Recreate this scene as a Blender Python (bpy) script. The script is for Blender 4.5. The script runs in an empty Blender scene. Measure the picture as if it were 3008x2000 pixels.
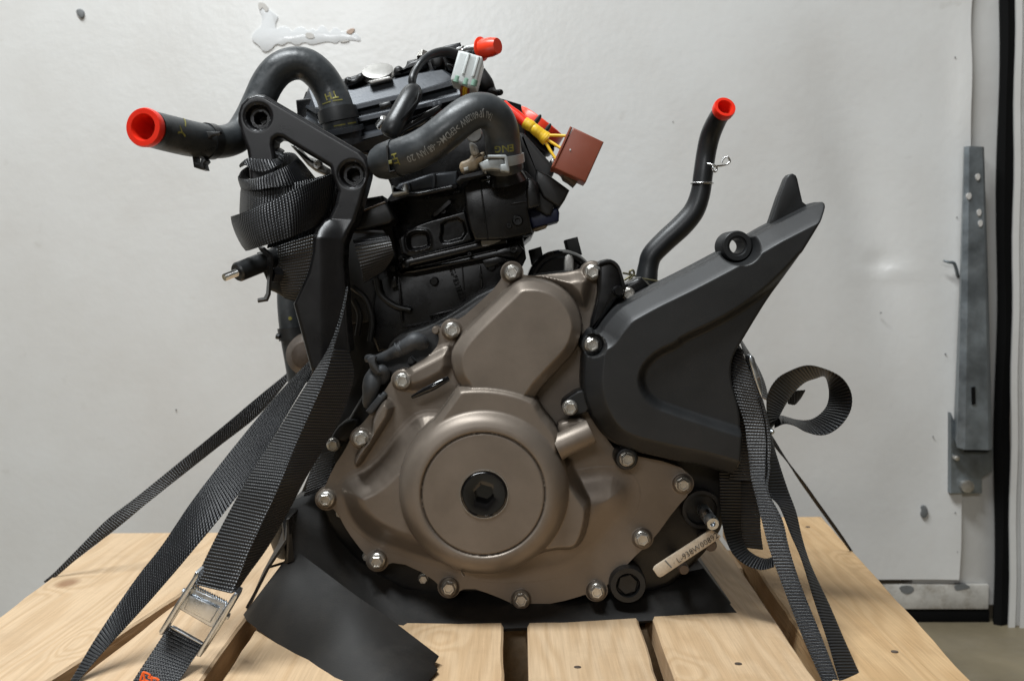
import bpy, bmesh, math, random
import numpy as np
from mathutils import Vector, Matrix

random.seed(7)
rng = np.random.default_rng(7)
SC = bpy.context.scene
COL = SC.collection

# ------------------------------------------------------------------ camera
LENS, SENS = 38.0, 36.0
W_, H_ = 3008.0, 2000.0
F = LENS / SENS * W_
D, ZC = 0.83, 0.267
TH = math.atan(171.0 / F)
cam_d = bpy.data.cameras.new('camera')
cam_d.lens, cam_d.sensor_width, cam_d.sensor_fit = LENS, SENS, 'HORIZONTAL'
cam_d.clip_start, cam_d.clip_end = 0.02, 50
cam = bpy.data.objects.new('camera', cam_d)
COL.objects.link(cam)
cam.location = (0, -D, ZC)
cam.rotation_euler = (math.pi / 2 - TH, 0, 0)
cam_d.dof.use_dof = True
cam_d.dof.focus_distance = 0.83
cam_d.dof.aperture_fstop = 10
SC.camera = cam

# ------------------------------------------------------------------ world and lamps (a room with ceiling lamps)
wd = bpy.data.worlds.new('World')
SC.world = wd
wd.use_nodes = True
wd.node_tree.nodes['Background'].inputs[0].default_value = (1.0, 0.90, 0.76, 1)
wd.node_tree.nodes['Background'].inputs[1].default_value = 0.062


def lamp(name, loc, target, sx, sy, power, col):
    l = bpy.data.lights.new(name, 'AREA')
    l.shape, l.size, l.size_y, l.energy, l.color = 'RECTANGLE', sx, sy, power, col
    o = bpy.data.objects.new(name, l)
    COL.objects.link(o)
    o.location = loc
    o.rotation_euler = (Vector(target) - Vector(loc)).to_track_quat('-Z', 'Y').to_euler()
    return o


lamp('ceiling_lamp', (-0.58, -0.48, 2.0), (-.10, 0.05, 0.2), 1.2, 0.30, 58, (0.93, 0.975, 1.0))
lamp('room_lamp', (-0.85, -4.0, 1.72), (0, 0.2, 0.3), 1.5, 0.22, 32, (0.96, 0.98, 1.0))

SC.view_settings.view_transform = 'Standard'
SC.view_settings.look = 'None'
SC.view_settings.gamma = 1.0
SC.view_settings.exposure = 0.0
SC.view_settings.use_curve_mapping = False
SC.cycles.max_bounces = 6
SC.cycles.use_denoising = True

# ------------------------------------------------------------------ pixel zones -> photograph pixels -> world points
ZN = {'O': (0, 0, 1.2757), 'A': (350, 80, .34438), 'B': (850, 80, .30608), 'C': (1250, 80, .30612), 'E': (640, 420, .30612),
      'G': (780, 820, .30612), 'H': (1000, 520, .30608), 'K': (1150, 720, .33160), 'L': (900, 1200, .42391),
      'M': (1650, 480, .38259), 'N': (1850, 980, .33160), 'Q': (1850, 1400, .38272), 'R': (100, 1400, .38259),
      'T': (700, 1450, .35070), 'U': (1480, 640, .22958), 'V': (1880, 240, .39548), 'W': (640, 840, .45914),
      'X': (1880, 1400, .20408), 'Y': (1000, 980, .16956), 'J': (1100, 260, .19130), 'Z': (1500, 380, .2168), 'S': (0, 0, 1)}


def z(zone, pts):
    x0, y0, s = ZN[zone]
    return [(x0 + p[0] * s, y0 + p[1] * s) + tuple(p[2:]) for p in pts]


CT, ST = math.cos(TH), math.sin(TH)


def P(x, y, Y):
    u, v = (x - W_ / 2) / F, -(y - H_ / 2) / F
    d = Vector((u, CT + v * ST, v * CT - ST))
    return Vector((0, -D, ZC)) + d * ((Y + D) / d.y)


def PZ(zone, x, y, Y):
    q = z(zone, [(x, y)])[0]
    return P(q[0], q[1], Y)


def PG(x, y, zz=0.0):
    """the point of the level plane z = zz seen at a photograph pixel"""
    u, v = (x - W_ / 2) / F, -(y - H_ / 2) / F
    d = Vector((u, CT + v * ST, v * CT - ST))
    return Vector((0, -D, ZC)) + d * ((zz - ZC) / d.z)


def px(n, Y=0.0):
    return n * (D + Y) / F


# ------------------------------------------------------------------ materials
def new_mat(name):
    m = bpy.data.materials.new(name)
    m.use_nodes = True
    return m, m.node_tree.nodes, m.node_tree.links, m.node_tree.nodes['Principled BSDF']


def mat(name, col, rough=0.5, metal=0.0, bump=0.0, bscale=400.0, mottle=0.0, mscale=25.0, dust=0.0, dustcol=(.3, .27, .23), coat=0.0,
        rvar=0.0, spec=0.5, trans=0.0, sss=0.0):
    m, N, Lk, bs = new_mat(name)
    bs.inputs['Base Color'].default_value = (*col, 1)
    bs.inputs['Roughness'].default_value = rough
    bs.inputs['Metallic'].default_value = metal
    bs.inputs['Specular IOR Level'].default_value = spec
    bs.inputs['Coat Weight'].default_value = coat
    bs.inputs['Coat Roughness'].default_value = 0.15
    if trans:
        bs.inputs['Transmission Weight'].default_value = trans
    if sss:
        bs.inputs['Subsurface Weight'].default_value = sss
        bs.inputs['Subsurface Radius'].default_value = (.01, .01, .01)
        bs.inputs['Subsurface Scale'].default_value = 0.3
    tc = N.new('ShaderNodeTexCoord')
    out = None
    if mottle or dust or rvar:
        n1 = N.new('ShaderNodeTexNoise')
        n1.inputs['Scale'].default_value = mscale
        n1.inputs['Detail'].default_value = 6
        n1.inputs['Roughness'].default_value = 0.65
        Lk.new(tc.outputs['Object'], n1.inputs['Vector'])
        cr = N.new('ShaderNodeMapRange')
        cr.inputs[1].default_value, cr.inputs[2].default_value = 0.3, 0.7
        cr.inputs[3].default_value, cr.inputs[4].default_value = 1 - mottle, 1 + mottle
        Lk.new(n1.outputs['Fac'], cr.inputs[0])
        mx = N.new('ShaderNodeMix')
        mx.data_type = 'RGBA'
        mx.blend_type = 'MULTIPLY'
        mx.inputs[0].default_value = 1
        mx.inputs[6].default_value = (*col, 1)
        Lk.new(cr.outputs[0], mx.inputs[7])
        out = mx.outputs[2]
        if dust:
            n2 = N.new('ShaderNodeTexNoise')
            n2.inputs['Scale'].default_value = mscale * 2.3
            n2.inputs['Detail'].default_value = 8
            n2.inputs['Roughness'].default_value = 0.75
            Lk.new(tc.outputs['Object'], n2.inputs['Vector'])
            r2 = N.new('ShaderNodeMapRange')
            r2.inputs[1].default_value, r2.inputs[2].default_value = 0.48, 0.75
            r2.inputs[3].default_value, r2.inputs[4].default_value = 0, dust
            Lk.new(n2.outputs['Fac'], r2.inputs[0])
            m2 = N.new('ShaderNodeMix')
            m2.data_type = 'RGBA'
            m2.inputs[7].default_value = (*dustcol, 1)
            Lk.new(r2.outputs[0], m2.inputs[0])
            Lk.new(out, m2.inputs[6])
            out = m2.outputs[2]
        Lk.new(out, bs.inputs['Base Color'])
        if rvar:
            r3 = N.new('ShaderNodeMapRange')
            r3.inputs[1].default_value, r3.inputs[2].default_value = 0.3, 0.7
            r3.inputs[3].default_value, r3.inputs[4].default_value = max(.02, rough - rvar), rough + rvar
            Lk.new(n1.outputs['Fac'], r3.inputs[0])
            Lk.new(r3.outputs[0], bs.inputs['Roughness'])
    if bump:
        nb = N.new('ShaderNodeTexNoise')
        nb.inputs['Scale'].default_value = bscale
        nb.inputs['Detail'].default_value = 3
        Lk.new(tc.outputs['Object'], nb.inputs['Vector'])
        b = N.new('ShaderNodeBump')
        b.inputs['Strength'].default_value = bump
        b.inputs['Distance'].default_value = 0.001
        Lk.new(nb.outputs['Fac'], b.inputs['Height'])
        Lk.new(b.outputs['Normal'], bs.inputs['Normal'])
    return m


M = {}
M['bronze'] = mat('bronze_cover_paint', (.199, .166, .136), .44, .50, bump=.09, bscale=1400, mottle=.13, mscale=22, dust=.16, dustcol=(.20, .165, .13), rvar=.07)
M['black_paint'] = mat('black_engine_paint', (.005, .005, .0055), .27, 0, bump=.03, bscale=900, mottle=.3, mscale=30, dust=.05, dustcol=(.09, .08, .07), rvar=.1)
M['black_case'] = mat('black_casting', (.006, .006, .006), .42, 0, bump=.08, bscale=900, mottle=.3, mscale=30, dust=.12, dustcol=(.07, .06, .05), rvar=.12)
M['grey_paint'] = mat('dark_grey_cover_paint', (.050, .055, .063), .38, .30, bump=.08, bscale=700, mottle=.15, mscale=30, dust=.06, rvar=.06)
M['plastic'] = mat('black_satin_plastic', (.0135, .0142, .0150), .46, 0, bump=.10, bscale=1300, mottle=.12, mscale=18, dust=.10, dustcol=(.05, .047, .042), rvar=.06)
M['bracket'] = mat('black_powder_coat', (.008, .008, .009), .31, 0, bump=.04, bscale=1200, mottle=.15, mscale=30, dust=.05, dustcol=(.1, .09, .08), rvar=.06)
M['skid'] = mat('dull_black_plastic', (.0095, .0085, .0075), .50, 0, bump=.10, bscale=900, mottle=.2, mscale=12, dust=.40, dustcol=(.045, .038, .031), rvar=.12)
M['rubber'] = mat('black_hose_rubber', (.034, .038, .041), .40, 0, bump=.20, bscale=220, mottle=.35, mscale=45, dust=.35, dustcol=(.075, .078, .078), rvar=.14)
M['rubber_smooth'] = mat('smooth_black_rubber', (.014, .015, .016), .38, 0, bump=.06, bscale=500, mottle=.15, mscale=30, dust=.12, dustcol=(.05, .05, .048), rvar=.06)
M['boot'] = mat('grey_rubber_boot', (.040, .043, .047), .55, 0, bump=.2, bscale=400, mottle=.3, mscale=50, dust=.25, dustcol=(.11, .1, .09))
M['gloss_black'] = mat('gloss_black', (.004, .004, .0045), .10, 0, coat=.3)
M['black'] = mat('matt_black', (.010, .010, .010), .6, 0)
M['steel'] = mat('zinc_bolt_steel', (.56, .54, .50), .36, .9, bump=.2, bscale=900, mottle=.15, mscale=120, dust=.25, dustcol=(.35, .31, .26), rvar=.12)
M['bright'] = mat('bright_steel', (.66, .66, .65), .24, 1, mottle=.1, mscale=80, rvar=.08)
M['zinc'] = mat('zinc_plated_buckle', (.62, .66, .70), .30, 1, bump=.03, bscale=500, mottle=.18, mscale=120, rvar=.12)
M['galv'] = mat('galvanised_sheet', (.22, .245, .26), .45, .75, bump=.15, bscale=120, mottle=.35, mscale=22, dust=.3, dustcol=(.33, .34, .33), rvar=.12)
M['alu'] = mat('cast_aluminium', (.42, .41, .39), .42, .85, bump=.25, bscale=600, mottle=.15, mscale=60)
M['red'] = mat('red_plastic', (.80, .030, .012), .34, 0, sss=.25)
M['red2'] = mat('orange_red_plastic', (.85, .055, .018), .34, 0, sss=.25)
M['brown'] = mat('brown_connector_plastic', (.24, .062, .034), .40, 0, mottle=.06, mscale=60, dust=.05)
M['yellow'] = mat('yellow_tape', (.78, .50, .025), .4, 0, mottle=.06, mscale=100)
M['yellow_ink'] = mat('yellow_ink', (.20, .18, .035), .6, 0, mottle=.45, mscale=300)
M['white_ink'] = mat('white_ink', (.27, .28, .28), .6, 0, mottle=.35, mscale=400)
M['green'] = mat('green_seal', (.24, .40, .31), .45, 0)
M['nylon'] = mat('milky_nylon', (.66, .69, .68), .34, 0, sss=.4, mottle=.05, mscale=120)
M['cream'] = mat('aged_cream_nylon', (.40, .31, .20), .45, 0, sss=.2, mottle=.3, mscale=70, dust=.3, dustcol=(.45, .44, .42))
M['navy'] = mat('navy_plastic', (.008, .014, .05), .4, 0)
M['rust'] = mat('brown_port_metal', (.10, .075, .058), .5, .3, mottle=.3, mscale=40, dust=.2)
M['plate'] = mat('pale_number_plate', (.56, .47, .36), .5, .0, mottle=.12, mscale=70, dust=.55, dustcol=(.12, .085, .05))
M['ink'] = mat('dark_engraving', (.05, .04, .03), .7)
M['orange'] = mat('orange_thread', (.9, .14, .015), .6)
M['seal'] = mat('black_door_seal', (.003, .003, .003), .8, 0, spec=.12, bump=.1, bscale=60, mottle=.3, mscale=12)
M['chip'] = mat('grey_bare_patch', (.14, .145, .145), .5, 0, mottle=.2, mscale=60)
M['rail'] = mat('olive_spring_wire', (.22, .20, .12), .35, .9)
M['clamp'] = mat('grey_zinc_clamp', (.36, .38, .38), .48, .6, mottle=.2, mscale=90, dust=.3, dustcol=(.34, .34, .33))


def wall_mat():
    m, N, Lk, bs = new_mat('worn_white_gloss_paint')
    tc = N.new('ShaderNodeTexCoord')
    n1 = N.new('ShaderNodeTexNoise')
    n1.inputs['Scale'].default_value = 4.5
    n1.inputs['Detail'].default_value = 8
    n1.inputs['Roughness'].default_value = .65
    Lk.new(tc.outputs['Object'], n1.inputs['Vector'])
    cr = N.new('ShaderNodeValToRGB')
    cr.color_ramp.elements[0].position, cr.color_ramp.elements[0].color = .30, (.60, .583, .555, 1)
    cr.color_ramp.elements[1].position, cr.color_ramp.elements[1].color = .62, (.662, .656, .636, 1)
    Lk.new(n1.outputs['Fac'], cr.inputs[0])
    # small dirt specks
    n2 = N.new('ShaderNodeTexNoise')
    n2.inputs['Scale'].default_value = 34
    n2.inputs['Detail'].default_value = 5
    Lk.new(tc.outputs['Object'], n2.inputs['Vector'])
    r2 = N.new('ShaderNodeMapRange')
    r2.inputs[1].default_value, r2.inputs[2].default_value, r2.inputs[4].default_value = .70, .80, .30
    Lk.new(n2.outputs['Fac'], r2.inputs[0])
    mx = N.new('ShaderNodeMix')
    mx.data_type = 'RGBA'
    Lk.new(r2.outputs[0], mx.inputs[0])
    Lk.new(cr.outputs[0], mx.inputs[6])
    mx.inputs[7].default_value = (.36, .33, .28, 1)
    Lk.new(mx.outputs[2], bs.inputs['Base Color'])
    bs.inputs['Roughness'].default_value = .27
    # orange peel + brush drags + broad dents
    a = N.new('ShaderNodeTexNoise')
    a.inputs['Scale'].default_value = 115
    a.inputs['Detail'].default_value = 2
    Lk.new(tc.outputs['Object'], a.inputs['Vector'])
    b1 = N.new('ShaderNodeBump')
    b1.inputs['Strength'].default_value = .16
    b1.inputs['Distance'].default_value = .0014
    Lk.new(a.outputs['Fac'], b1.inputs['Height'])
    c = N.new('ShaderNodeTexNoise')
    c.inputs['Scale'].default_value = 9
    c.inputs['Detail'].default_value = 3
    Lk.new(tc.outputs['Object'], c.inputs['Vector'])
    b2 = N.new('ShaderNodeBump')
    b2.inputs['Strength'].default_value = .16
    b2.inputs['Distance'].default_value = .005
    Lk.new(c.outputs['Fac'], b2.inputs['Height'])
    Lk.new(b1.outputs['Normal'], b2.inputs['Normal'])
    Lk.new(b2.outputs['Normal'], bs.inputs['Normal'])
    return m


def wood_mat():
    m, N, Lk, bs = new_mat('pale_pine')
    tc = N.new('ShaderNodeTexCoord')
    oi = N.new('ShaderNodeObjectInfo')
    ad = N.new('ShaderNodeVectorMath')
    ad.operation = 'ADD'
    sc = N.new('ShaderNodeMath')
    sc.operation = 'MULTIPLY'
    sc.inputs[1].default_value = 37.0
    Lk.new(oi.outputs['Random'], sc.inputs[0])
    Lk.new(tc.outputs['Object'], ad.inputs[0])
    Lk.new(sc.outputs[0], ad.inputs[1])
    mp = N.new('ShaderNodeMapping')
    mp.inputs['Scale'].default_value = (1.0, .10, 1.0)
    Lk.new(ad.outputs[0], mp.inputs[0])
    # knots bend the grain
    vo = N.new('ShaderNodeTexVoronoi')
    vo.voronoi_dimensions = '2D'
    vo.inputs['Scale'].default_value = 8.5
    vo.inputs['Randomness'].default_value = 1
    mk = N.new('ShaderNodeMapping')
    mk.inputs['Scale'].default_value = (1.0, .62, 1.0)
    Lk.new(ad.outputs[0], mk.inputs[0])
    Lk.new(mk.outputs[0], vo.inputs['Vector'])
    kr = N.new('ShaderNodeMapRange')
    kr.inputs[1].default_value, kr.inputs[2].default_value, kr.inputs[3].default_value, kr.inputs[4].default_value = .02, .25, 1, 0
    kr.interpolation_type = 'SMOOTHSTEP'
    Lk.new(vo.outputs['Distance'], kr.inputs[0])
    n0 = N.new('ShaderNodeTexNoise')
    n0.inputs['Scale'].default_value = 13
    n0.inputs['Detail'].default_value = 3
    Lk.new(mp.outputs[0], n0.inputs['Vector'])
    sm = N.new('ShaderNodeMath')
    sm.operation = 'MULTIPLY_ADD'
    sm.inputs[1].default_value = .16
    Lk.new(kr.outputs[0], sm.inputs[0])
    Lk.new(n0.outputs['Fac'], sm.inputs[2])
    w = N.new('ShaderNodeMath')
    w.operation = 'MULTIPLY'
    w.inputs[1].default_value = 95
    Lk.new(sm.outputs[0], w.inputs[0])
    s2 = N.new('ShaderNodeMath')
    s2.operation = 'SINE'
    Lk.new(w.outputs[0], s2.inputs[0])
    cr = N.new('ShaderNodeValToRGB')
    e = cr.color_ramp.elements
    e[0].position, e[0].color = 0.0, (.57, .405, .245, 1)
    e[1].position, e[1].color = 1.0, (.65, .485, .315, 1)
    mr = N.new('ShaderNodeMapRange')
    mr.inputs[1].default_value, mr.inputs[2].default_value = -1.3, .6
    Lk.new(s2.outputs[0], mr.inputs[0])
    Lk.new(mr.outputs[0], cr.inputs[0])
    # fine fibres
    mf = N.new('ShaderNodeMapping')
    mf.inputs['Scale'].default_value = (1, .03, 1)
    Lk.new(ad.outputs[0], mf.inputs[0])
    nf = N.new('ShaderNodeTexNoise')
    nf.inputs['Scale'].default_value = 420
    nf.inputs['Detail'].default_value = 3
    Lk.new(mf.outputs[0], nf.inputs['Vector'])
    fr = N.new('ShaderNodeMapRange')
    fr.inputs[1].default_value, fr.inputs[2].default_value, fr.inputs[3].default_value, fr.inputs[4].default_value = .3, .7, .90, 1.05
    Lk.new(nf.outputs['Fac'], fr.inputs[0])
    m1 = N.new('ShaderNodeMix')
    m1.data_type, m1.blend_type = 'RGBA', 'MULTIPLY'
    m1.inputs[0].default_value = 1
    Lk.new(cr.outputs[0], m1.inputs[6])
    Lk.new(fr.outputs[0], m1.inputs[7])
    # knot colour in about a third of the cells, and weathering stains
    kc = N.new('ShaderNodeMapRange')
    kc.inputs[1].default_value, kc.inputs[2].default_value, kc.inputs[3].default_value, kc.inputs[4].default_value = .04, .10, .8, 0
    Lk.new(vo.outputs['Distance'], kc.inputs[0])
    sp = N.new('ShaderNodeSeparateColor')
    Lk.new(vo.outputs['Color'], sp.inputs[0])
    gt = N.new('ShaderNodeMath')
    gt.operation = 'GREATER_THAN'
    gt.inputs[1].default_value = .50
    Lk.new(sp.outputs[0], gt.inputs[0])
    km = N.new('ShaderNodeMath')
    km.operation = 'MULTIPLY'
    Lk.new(kc.outputs[0], km.inputs[0])
    Lk.new(gt.outputs[0], km.inputs[1])
    m2 = N.new('ShaderNodeMix')
    m2.data_type = 'RGBA'
    Lk.new(km.outputs[0], m2.inputs[0])
    Lk.new(m1.outputs[2], m2.inputs[6])
    m2.inputs[7].default_value = (.24, .115, .05, 1)
    ns = N.new('ShaderNodeTexNoise')
    ns.inputs['Scale'].default_value = 9
    ns.inputs['Detail'].default_value = 7
    ns.inputs['Roughness'].default_value = .7
    Lk.new(ad.outputs[0], ns.inputs['Vector'])
    sr = N.new('ShaderNodeMapRange')
    sr.inputs[1].default_value, sr.inputs[2].default_value, sr.inputs[4].default_value = .52, .78, .55
    Lk.new(ns.outputs['Fac'], sr.inputs[0])
    m3 = N.new('ShaderNodeMix')
    m3.data_type = 'RGBA'
    Lk.new(sr.outputs[0], m3.inputs[0])
    Lk.new(m2.outputs[2], m3.inputs[6])
    m3.inputs[7].default_value = (.40, .28, .17, 1)
    hv = N.new('ShaderNodeMix')
    hv.data_type, hv.blend_type = 'RGBA', 'MULTIPLY'
    hv.inputs[0].default_value = 1
    Lk.new(m3.outputs[2], hv.inputs[6])
    Lk.new(oi.outputs['Color'], hv.inputs[7])
    Lk.new(hv.outputs[2], bs.inputs['Base Color'])
    bs.inputs['Roughness'].default_value = .62
    b = N.new('ShaderNodeBump')
    b.inputs['Strength'].default_value = .6
    b.inputs['Distance'].default_value = .0010
    Lk.new(nf.outputs['Fac'], b.inputs['Height'])
    Lk.new(b.outputs['Normal'], bs.inputs['Normal'])
    return m


def strap_mat(name, hi=(.016, .018, .022), lo=(.0012, .0012, .0015), pitch=.0024, qu=.0018, rough=.33):
    m, N, Lk, bs = new_mat(name)
    uv = N.new('ShaderNodeUVMap')
    sx = N.new('ShaderNodeSeparateXYZ')
    Lk.new(uv.outputs[0], sx.inputs[0])

    def mth(op, a, b=None, v=None):
        n = N.new('ShaderNodeMath')
        n.operation = op
        Lk.new(a, n.inputs[0])
        if b is not None:
            Lk.new(b, n.inputs[1])
        if v is not None:
            n.inputs[1].default_value = v
        return n.outputs[0]
    vv = mth('MULTIPLY', sx.outputs[1], v=math.pi / pitch)
    row = mth('POWER', mth('ABSOLUTE', mth('SINE', vv)), v=1.7)
    rowi = mth('FLOOR', mth('DIVIDE', vv, v=math.pi))
    uu = mth('ADD', mth('MULTIPLY', sx.outputs[0], v=math.pi / qu), mth('MULTIPLY', rowi, v=math.pi * .08))
    dot = mth('POWER', mth('ABSOLUTE', mth('SINE', uu)), v=.7)
    dn_ = N.new('ShaderNodeMath')
    dn_.operation = 'MULTIPLY_ADD'
    Lk.new(dot, dn_.inputs[0])
    dn_.inputs[1].default_value, dn_.inputs[2].default_value = .50, .50
    h = mth('MULTIPLY', row, dn_.outputs[0])
    cr = N.new('ShaderNodeMapRange')
    cr.inputs[1].default_value, cr.inputs[2].default_value = .42, .80
    Lk.new(h, cr.inputs[0])
    mx = N.new('ShaderNodeMix')
    mx.data_type = 'RGBA'
    mx.inputs[6].default_value = (*lo, 1)
    mx.inputs[7].default_value = (*hi, 1)  # lighter colour on the raised threads stands in for their glints
    Lk.new(cr.outputs[0], mx.inputs[0])
    Lk.new(mx.outputs[2], bs.inputs['Base Color'])
    bs.inputs['Roughness'].default_value = rough
    bs.inputs['Specular IOR Level'].default_value = .6
    b = N.new('ShaderNodeBump')
    b.inputs['Strength'].default_value = .9
    b.inputs['Distance'].default_value = .0006
    Lk.new(h, b.inputs['Height'])
    Lk.new(b.outputs['Normal'], bs.inputs['Normal'])
    return m


M['wall'] = wall_mat()
M['wood'] = wood_mat()
M['strap'] = strap_mat('black_polyester_webbing')
M['floor'] = mat('stained_floor', (.20, .165, .105), .5, 0, bump=.2, bscale=60, mottle=.3, mscale=6, dust=.2)


# ------------------------------------------------------------------ object helpers
def tag(o, label=None, cat=None, group=None, kind=None):
    if label:
        o['label'] = label
    if cat:
        o['category'] = cat
    if group:
        o['group'] = group
    if kind:
        o['kind'] = kind
    return o


def empty(name, loc, label, cat, group=None):
    o = bpy.data.objects.new(name, None)
    o.empty_display_size = .02
    COL.objects.link(o)
    o.location = loc
    return tag(o, label, cat, group)


def obj(name, me, m, parent=None, angle=38, smooth=True):
    if isinstance(me, bmesh.types.BMesh):
        bm = me
        me = bpy.data.meshes.new(name)
        bm.to_mesh(me)
        bm.free()
        if smooth:
            for p in me.polygons:
                p.use_smooth = len(p.vertices) <= 4
            me.set_sharp_from_angle(angle=math.radians(angle))
    o = bpy.data.objects.new(name, me)
    if m is not None and not me.materials:
        me.materials.append(M[m] if isinstance(m, str) else m)
    COL.objects.link(o)
    if parent is not None:
        o.parent = parent
        if parent.type == 'EMPTY':
            o.matrix_parent_inverse = Matrix.Translation(-Vector(parent.location))
    return o


def fix(bm):
    bmesh.ops.recalc_face_normals(bm, faces=bm.faces)
    return bm


def chaikin(pts, it=2, closed=True):
    pts = [tuple(p) for p in pts]
    for _ in range(it):
        out = []
        n = len(pts)
        rngi = range(n if closed else n - 1)
        if not closed:
            out.append(pts[0])
        for i in rngi:
            a, b = pts[i], pts[(i + 1) % n]
            out.append(tuple(.75 * u + .25 * v for u, v in zip(a, b)))
            out.append(tuple(.25 * u + .75 * v for u, v in zip(a, b)))
        if not closed:
            out.append(pts[-1])
        pts = out
    return pts


def catmull(pts, n=8):
    """open Catmull-Rom through tuples of any dimension"""
    A = [np.array(p, float) for p in pts]
    A = [2 * A[0] - A[1]] + A + [2 * A[-1] - A[-2]]
    out = []
    for i in range(1, len(A) - 2):
        p0, p1, p2, p3 = A[i - 1], A[i], A[i + 1], A[i + 2]
        for k in range(n):
            t = k / n
            out.append(.5 * (2 * p1 + (p2 - p0) * t + (2 * p0 - 5 * p1 + 4 * p2 - p3) * t * t + (3 * p1 - p0 - 3 * p2 + p3) * t ** 3))
    out.append(A[-2])
    return out


def offset_poly(pts, d):
    """move a closed 2-D outline inwards by d"""
    a = np.array(pts, float)
    area = .5 * np.sum(a[:, 0] * np.roll(a[:, 1], -1) - np.roll(a[:, 0], -1) * a[:, 1])
    sgn = 1 if area > 0 else -1
    e = np.roll(a, -1, 0) - a
    e /= np.maximum(np.linalg.norm(e, axis=1, keepdims=True), 1e-9)
    nrm = np.stack([-e[:, 1], e[:, 0]], 1) * sgn
    n0 = np.roll(nrm, 1, 0)
    b = n0 + nrm
    b /= np.maximum(np.sum(b * nrm, 1, keepdims=True), .35)
    return a + b * d


def slab_bm(pts, Yf, Yb, bevel=.002, seg=3, back=False):
    """outline of photograph pixels standing at depth Yf, extruded straight back to Yb, with a rounded front edge"""
    w = [P(p[0], p[1], Yf) for p in pts]
    a = np.array([(v.x, v.z) for v in w])
    rings = [(0, Yb)]
    for k in range(seg + 1):
        t = k / seg * math.pi / 2
        rings.append((bevel * (1 - math.cos(t)), Yf + bevel * (1 - math.sin(t))))
    bm = bmesh.new()
    vs = []
    for off, yy in rings:
        q = offset_poly(a, off) if off else a
        vs.append([bm.verts.new((x, yy, zz)) for x, zz in q])
    n = len(a)
    for r0, r1 in zip(vs[:-1], vs[1:]):
        for i in range(n):
            bm.faces.new((r0[i], r0[(i + 1) % n], r1[(i + 1) % n], r1[i]))
    bm.faces.new(vs[-1])
    bm.faces.new(list(reversed(vs[0])))
    return fix(bm)


def slab(name, pts, Yf, Yb, m, parent=None, bevel=.002, rnd=0, seg=3):
    if rnd:
        pts = chaikin(pts, rnd)
    return obj(name, slab_bm(pts, Yf, Yb, bevel, seg), m, parent)


def frame_tube(C):
    C = np.array(C)
    T = np.gradient(C, axis=0)
    T /= np.maximum(np.linalg.norm(T, axis=1, keepdims=True), 1e-9)
    ref = np.array([0, -1.0, 0])
    if abs(T[0] @ ref) > .9:
        ref = np.array([0, 0, 1.0])
    n = ref - (ref @ T[0]) * T[0]
    n /= np.linalg.norm(n)
    Nn = [n]
    for i in range(1, len(C)):
        n = Nn[-1] - (Nn[-1] @ T[i]) * T[i]
        n /= np.linalg.norm(n)
        Nn.append(n)
    Nn = np.array(Nn)
    return C, T, Nn, np.cross(T, Nn)


def path3(pts, n=8):
    """[(photo x, photo y, Y, radius px)] -> centres and radii in metres"""
    out = catmull(pts, n)
    C = [np.array(P(q[0], q[1], q[2])) for q in out]
    R = [px(q[3], q[2]) for q in out] if len(pts[0]) > 3 else None
    return C, R


def tube_bm(C, R, ns=24, caps=True, bm=None, squash=None):
    C, T, N1, N2 = frame_tube(C)
    bm = bm or bmesh.new()
    rings = []
    for c, n, b, r in zip(C, N1, N2, R):
        rings.append([bm.verts.new(c + r * (math.cos(t) * n + math.sin(t) * b)) for t in np.linspace(0, 2 * math.pi, ns, endpoint=False)])
    for a, b in zip(rings[:-1], rings[1:]):
        for i in range(ns):
            bm.faces.new((a[i], a[(i + 1) % ns], b[(i + 1) % ns], b[i]))
    if caps:
        bm.faces.new(rings[0][::-1])
        bm.faces.new(rings[-1])
    return bm


def tube(name, pts, m, parent=None, n=8, ns=24, wob=0, caps=True):
    C, R = path3(pts, n)
    if wob:
        R = [r * (1 + wob * math.sin(i * 2.1) * random.uniform(.3, 1)) for i, r in enumerate(R)]
    return obj(name, fix(tube_bm(C, R, ns, caps)), m, parent)


def lathe_bm(p0, p1, prof, ns=32, hexa=False, bm=None):
    """prof = [(distance along p0->p1 as fraction, radius m)] ; radius 0 closes"""
    p0, p1 = np.array(p0, float), np.array(p1, float)
    ax = p1 - p0
    L = np.linalg.norm(ax)
    t = ax / L
    ref = np.array([0, 0, 1.0]) if abs(t[2]) < .9 else np.array([1.0, 0, 0])
    n = np.cross(t, ref)
    n /= np.linalg.norm(n)
    b = np.cross(t, n)
    bm = bm or bmesh.new()
    rings = []
    for s, r in prof:
        c = p0 + ax * s
        if r <= 0:
            rings.append([bm.verts.new(c)])
        else:
            rings.append([bm.verts.new(c + r * (math.cos(q) * n + math.sin(q) * b)) for q in np.linspace(0, 2 * math.pi, ns, endpoint=False)])
    for a, c in zip(rings[:-1], rings[1:]):
        for i in range(ns):
            j = (i + 1) % ns
            if len(a) == 1:
                bm.faces.new((a[0], c[j], c[i]))
            elif len(c) == 1:
                bm.faces.new((a[i], a[j], c[0]))
            else:
                bm.faces.new((a[i], a[j], c[j], c[i]))
    return fix(bm)


def lathe(name, p0, p1, prof, m, parent=None, ns=32, angle=35):
    return obj(name, lathe_bm(p0, p1, prof, ns), m, parent, angle)


def rod(name, p0, p1, r, m, parent=None, ns=20, bev=.12):
    e = min(.3, bev)
    return lathe(name, p0, p1, [(0, 0), (0, r * .82), (e * .3, r), (1 - e * .3, r), (1, r * .82), (1, 0)], m, parent, ns)


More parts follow.
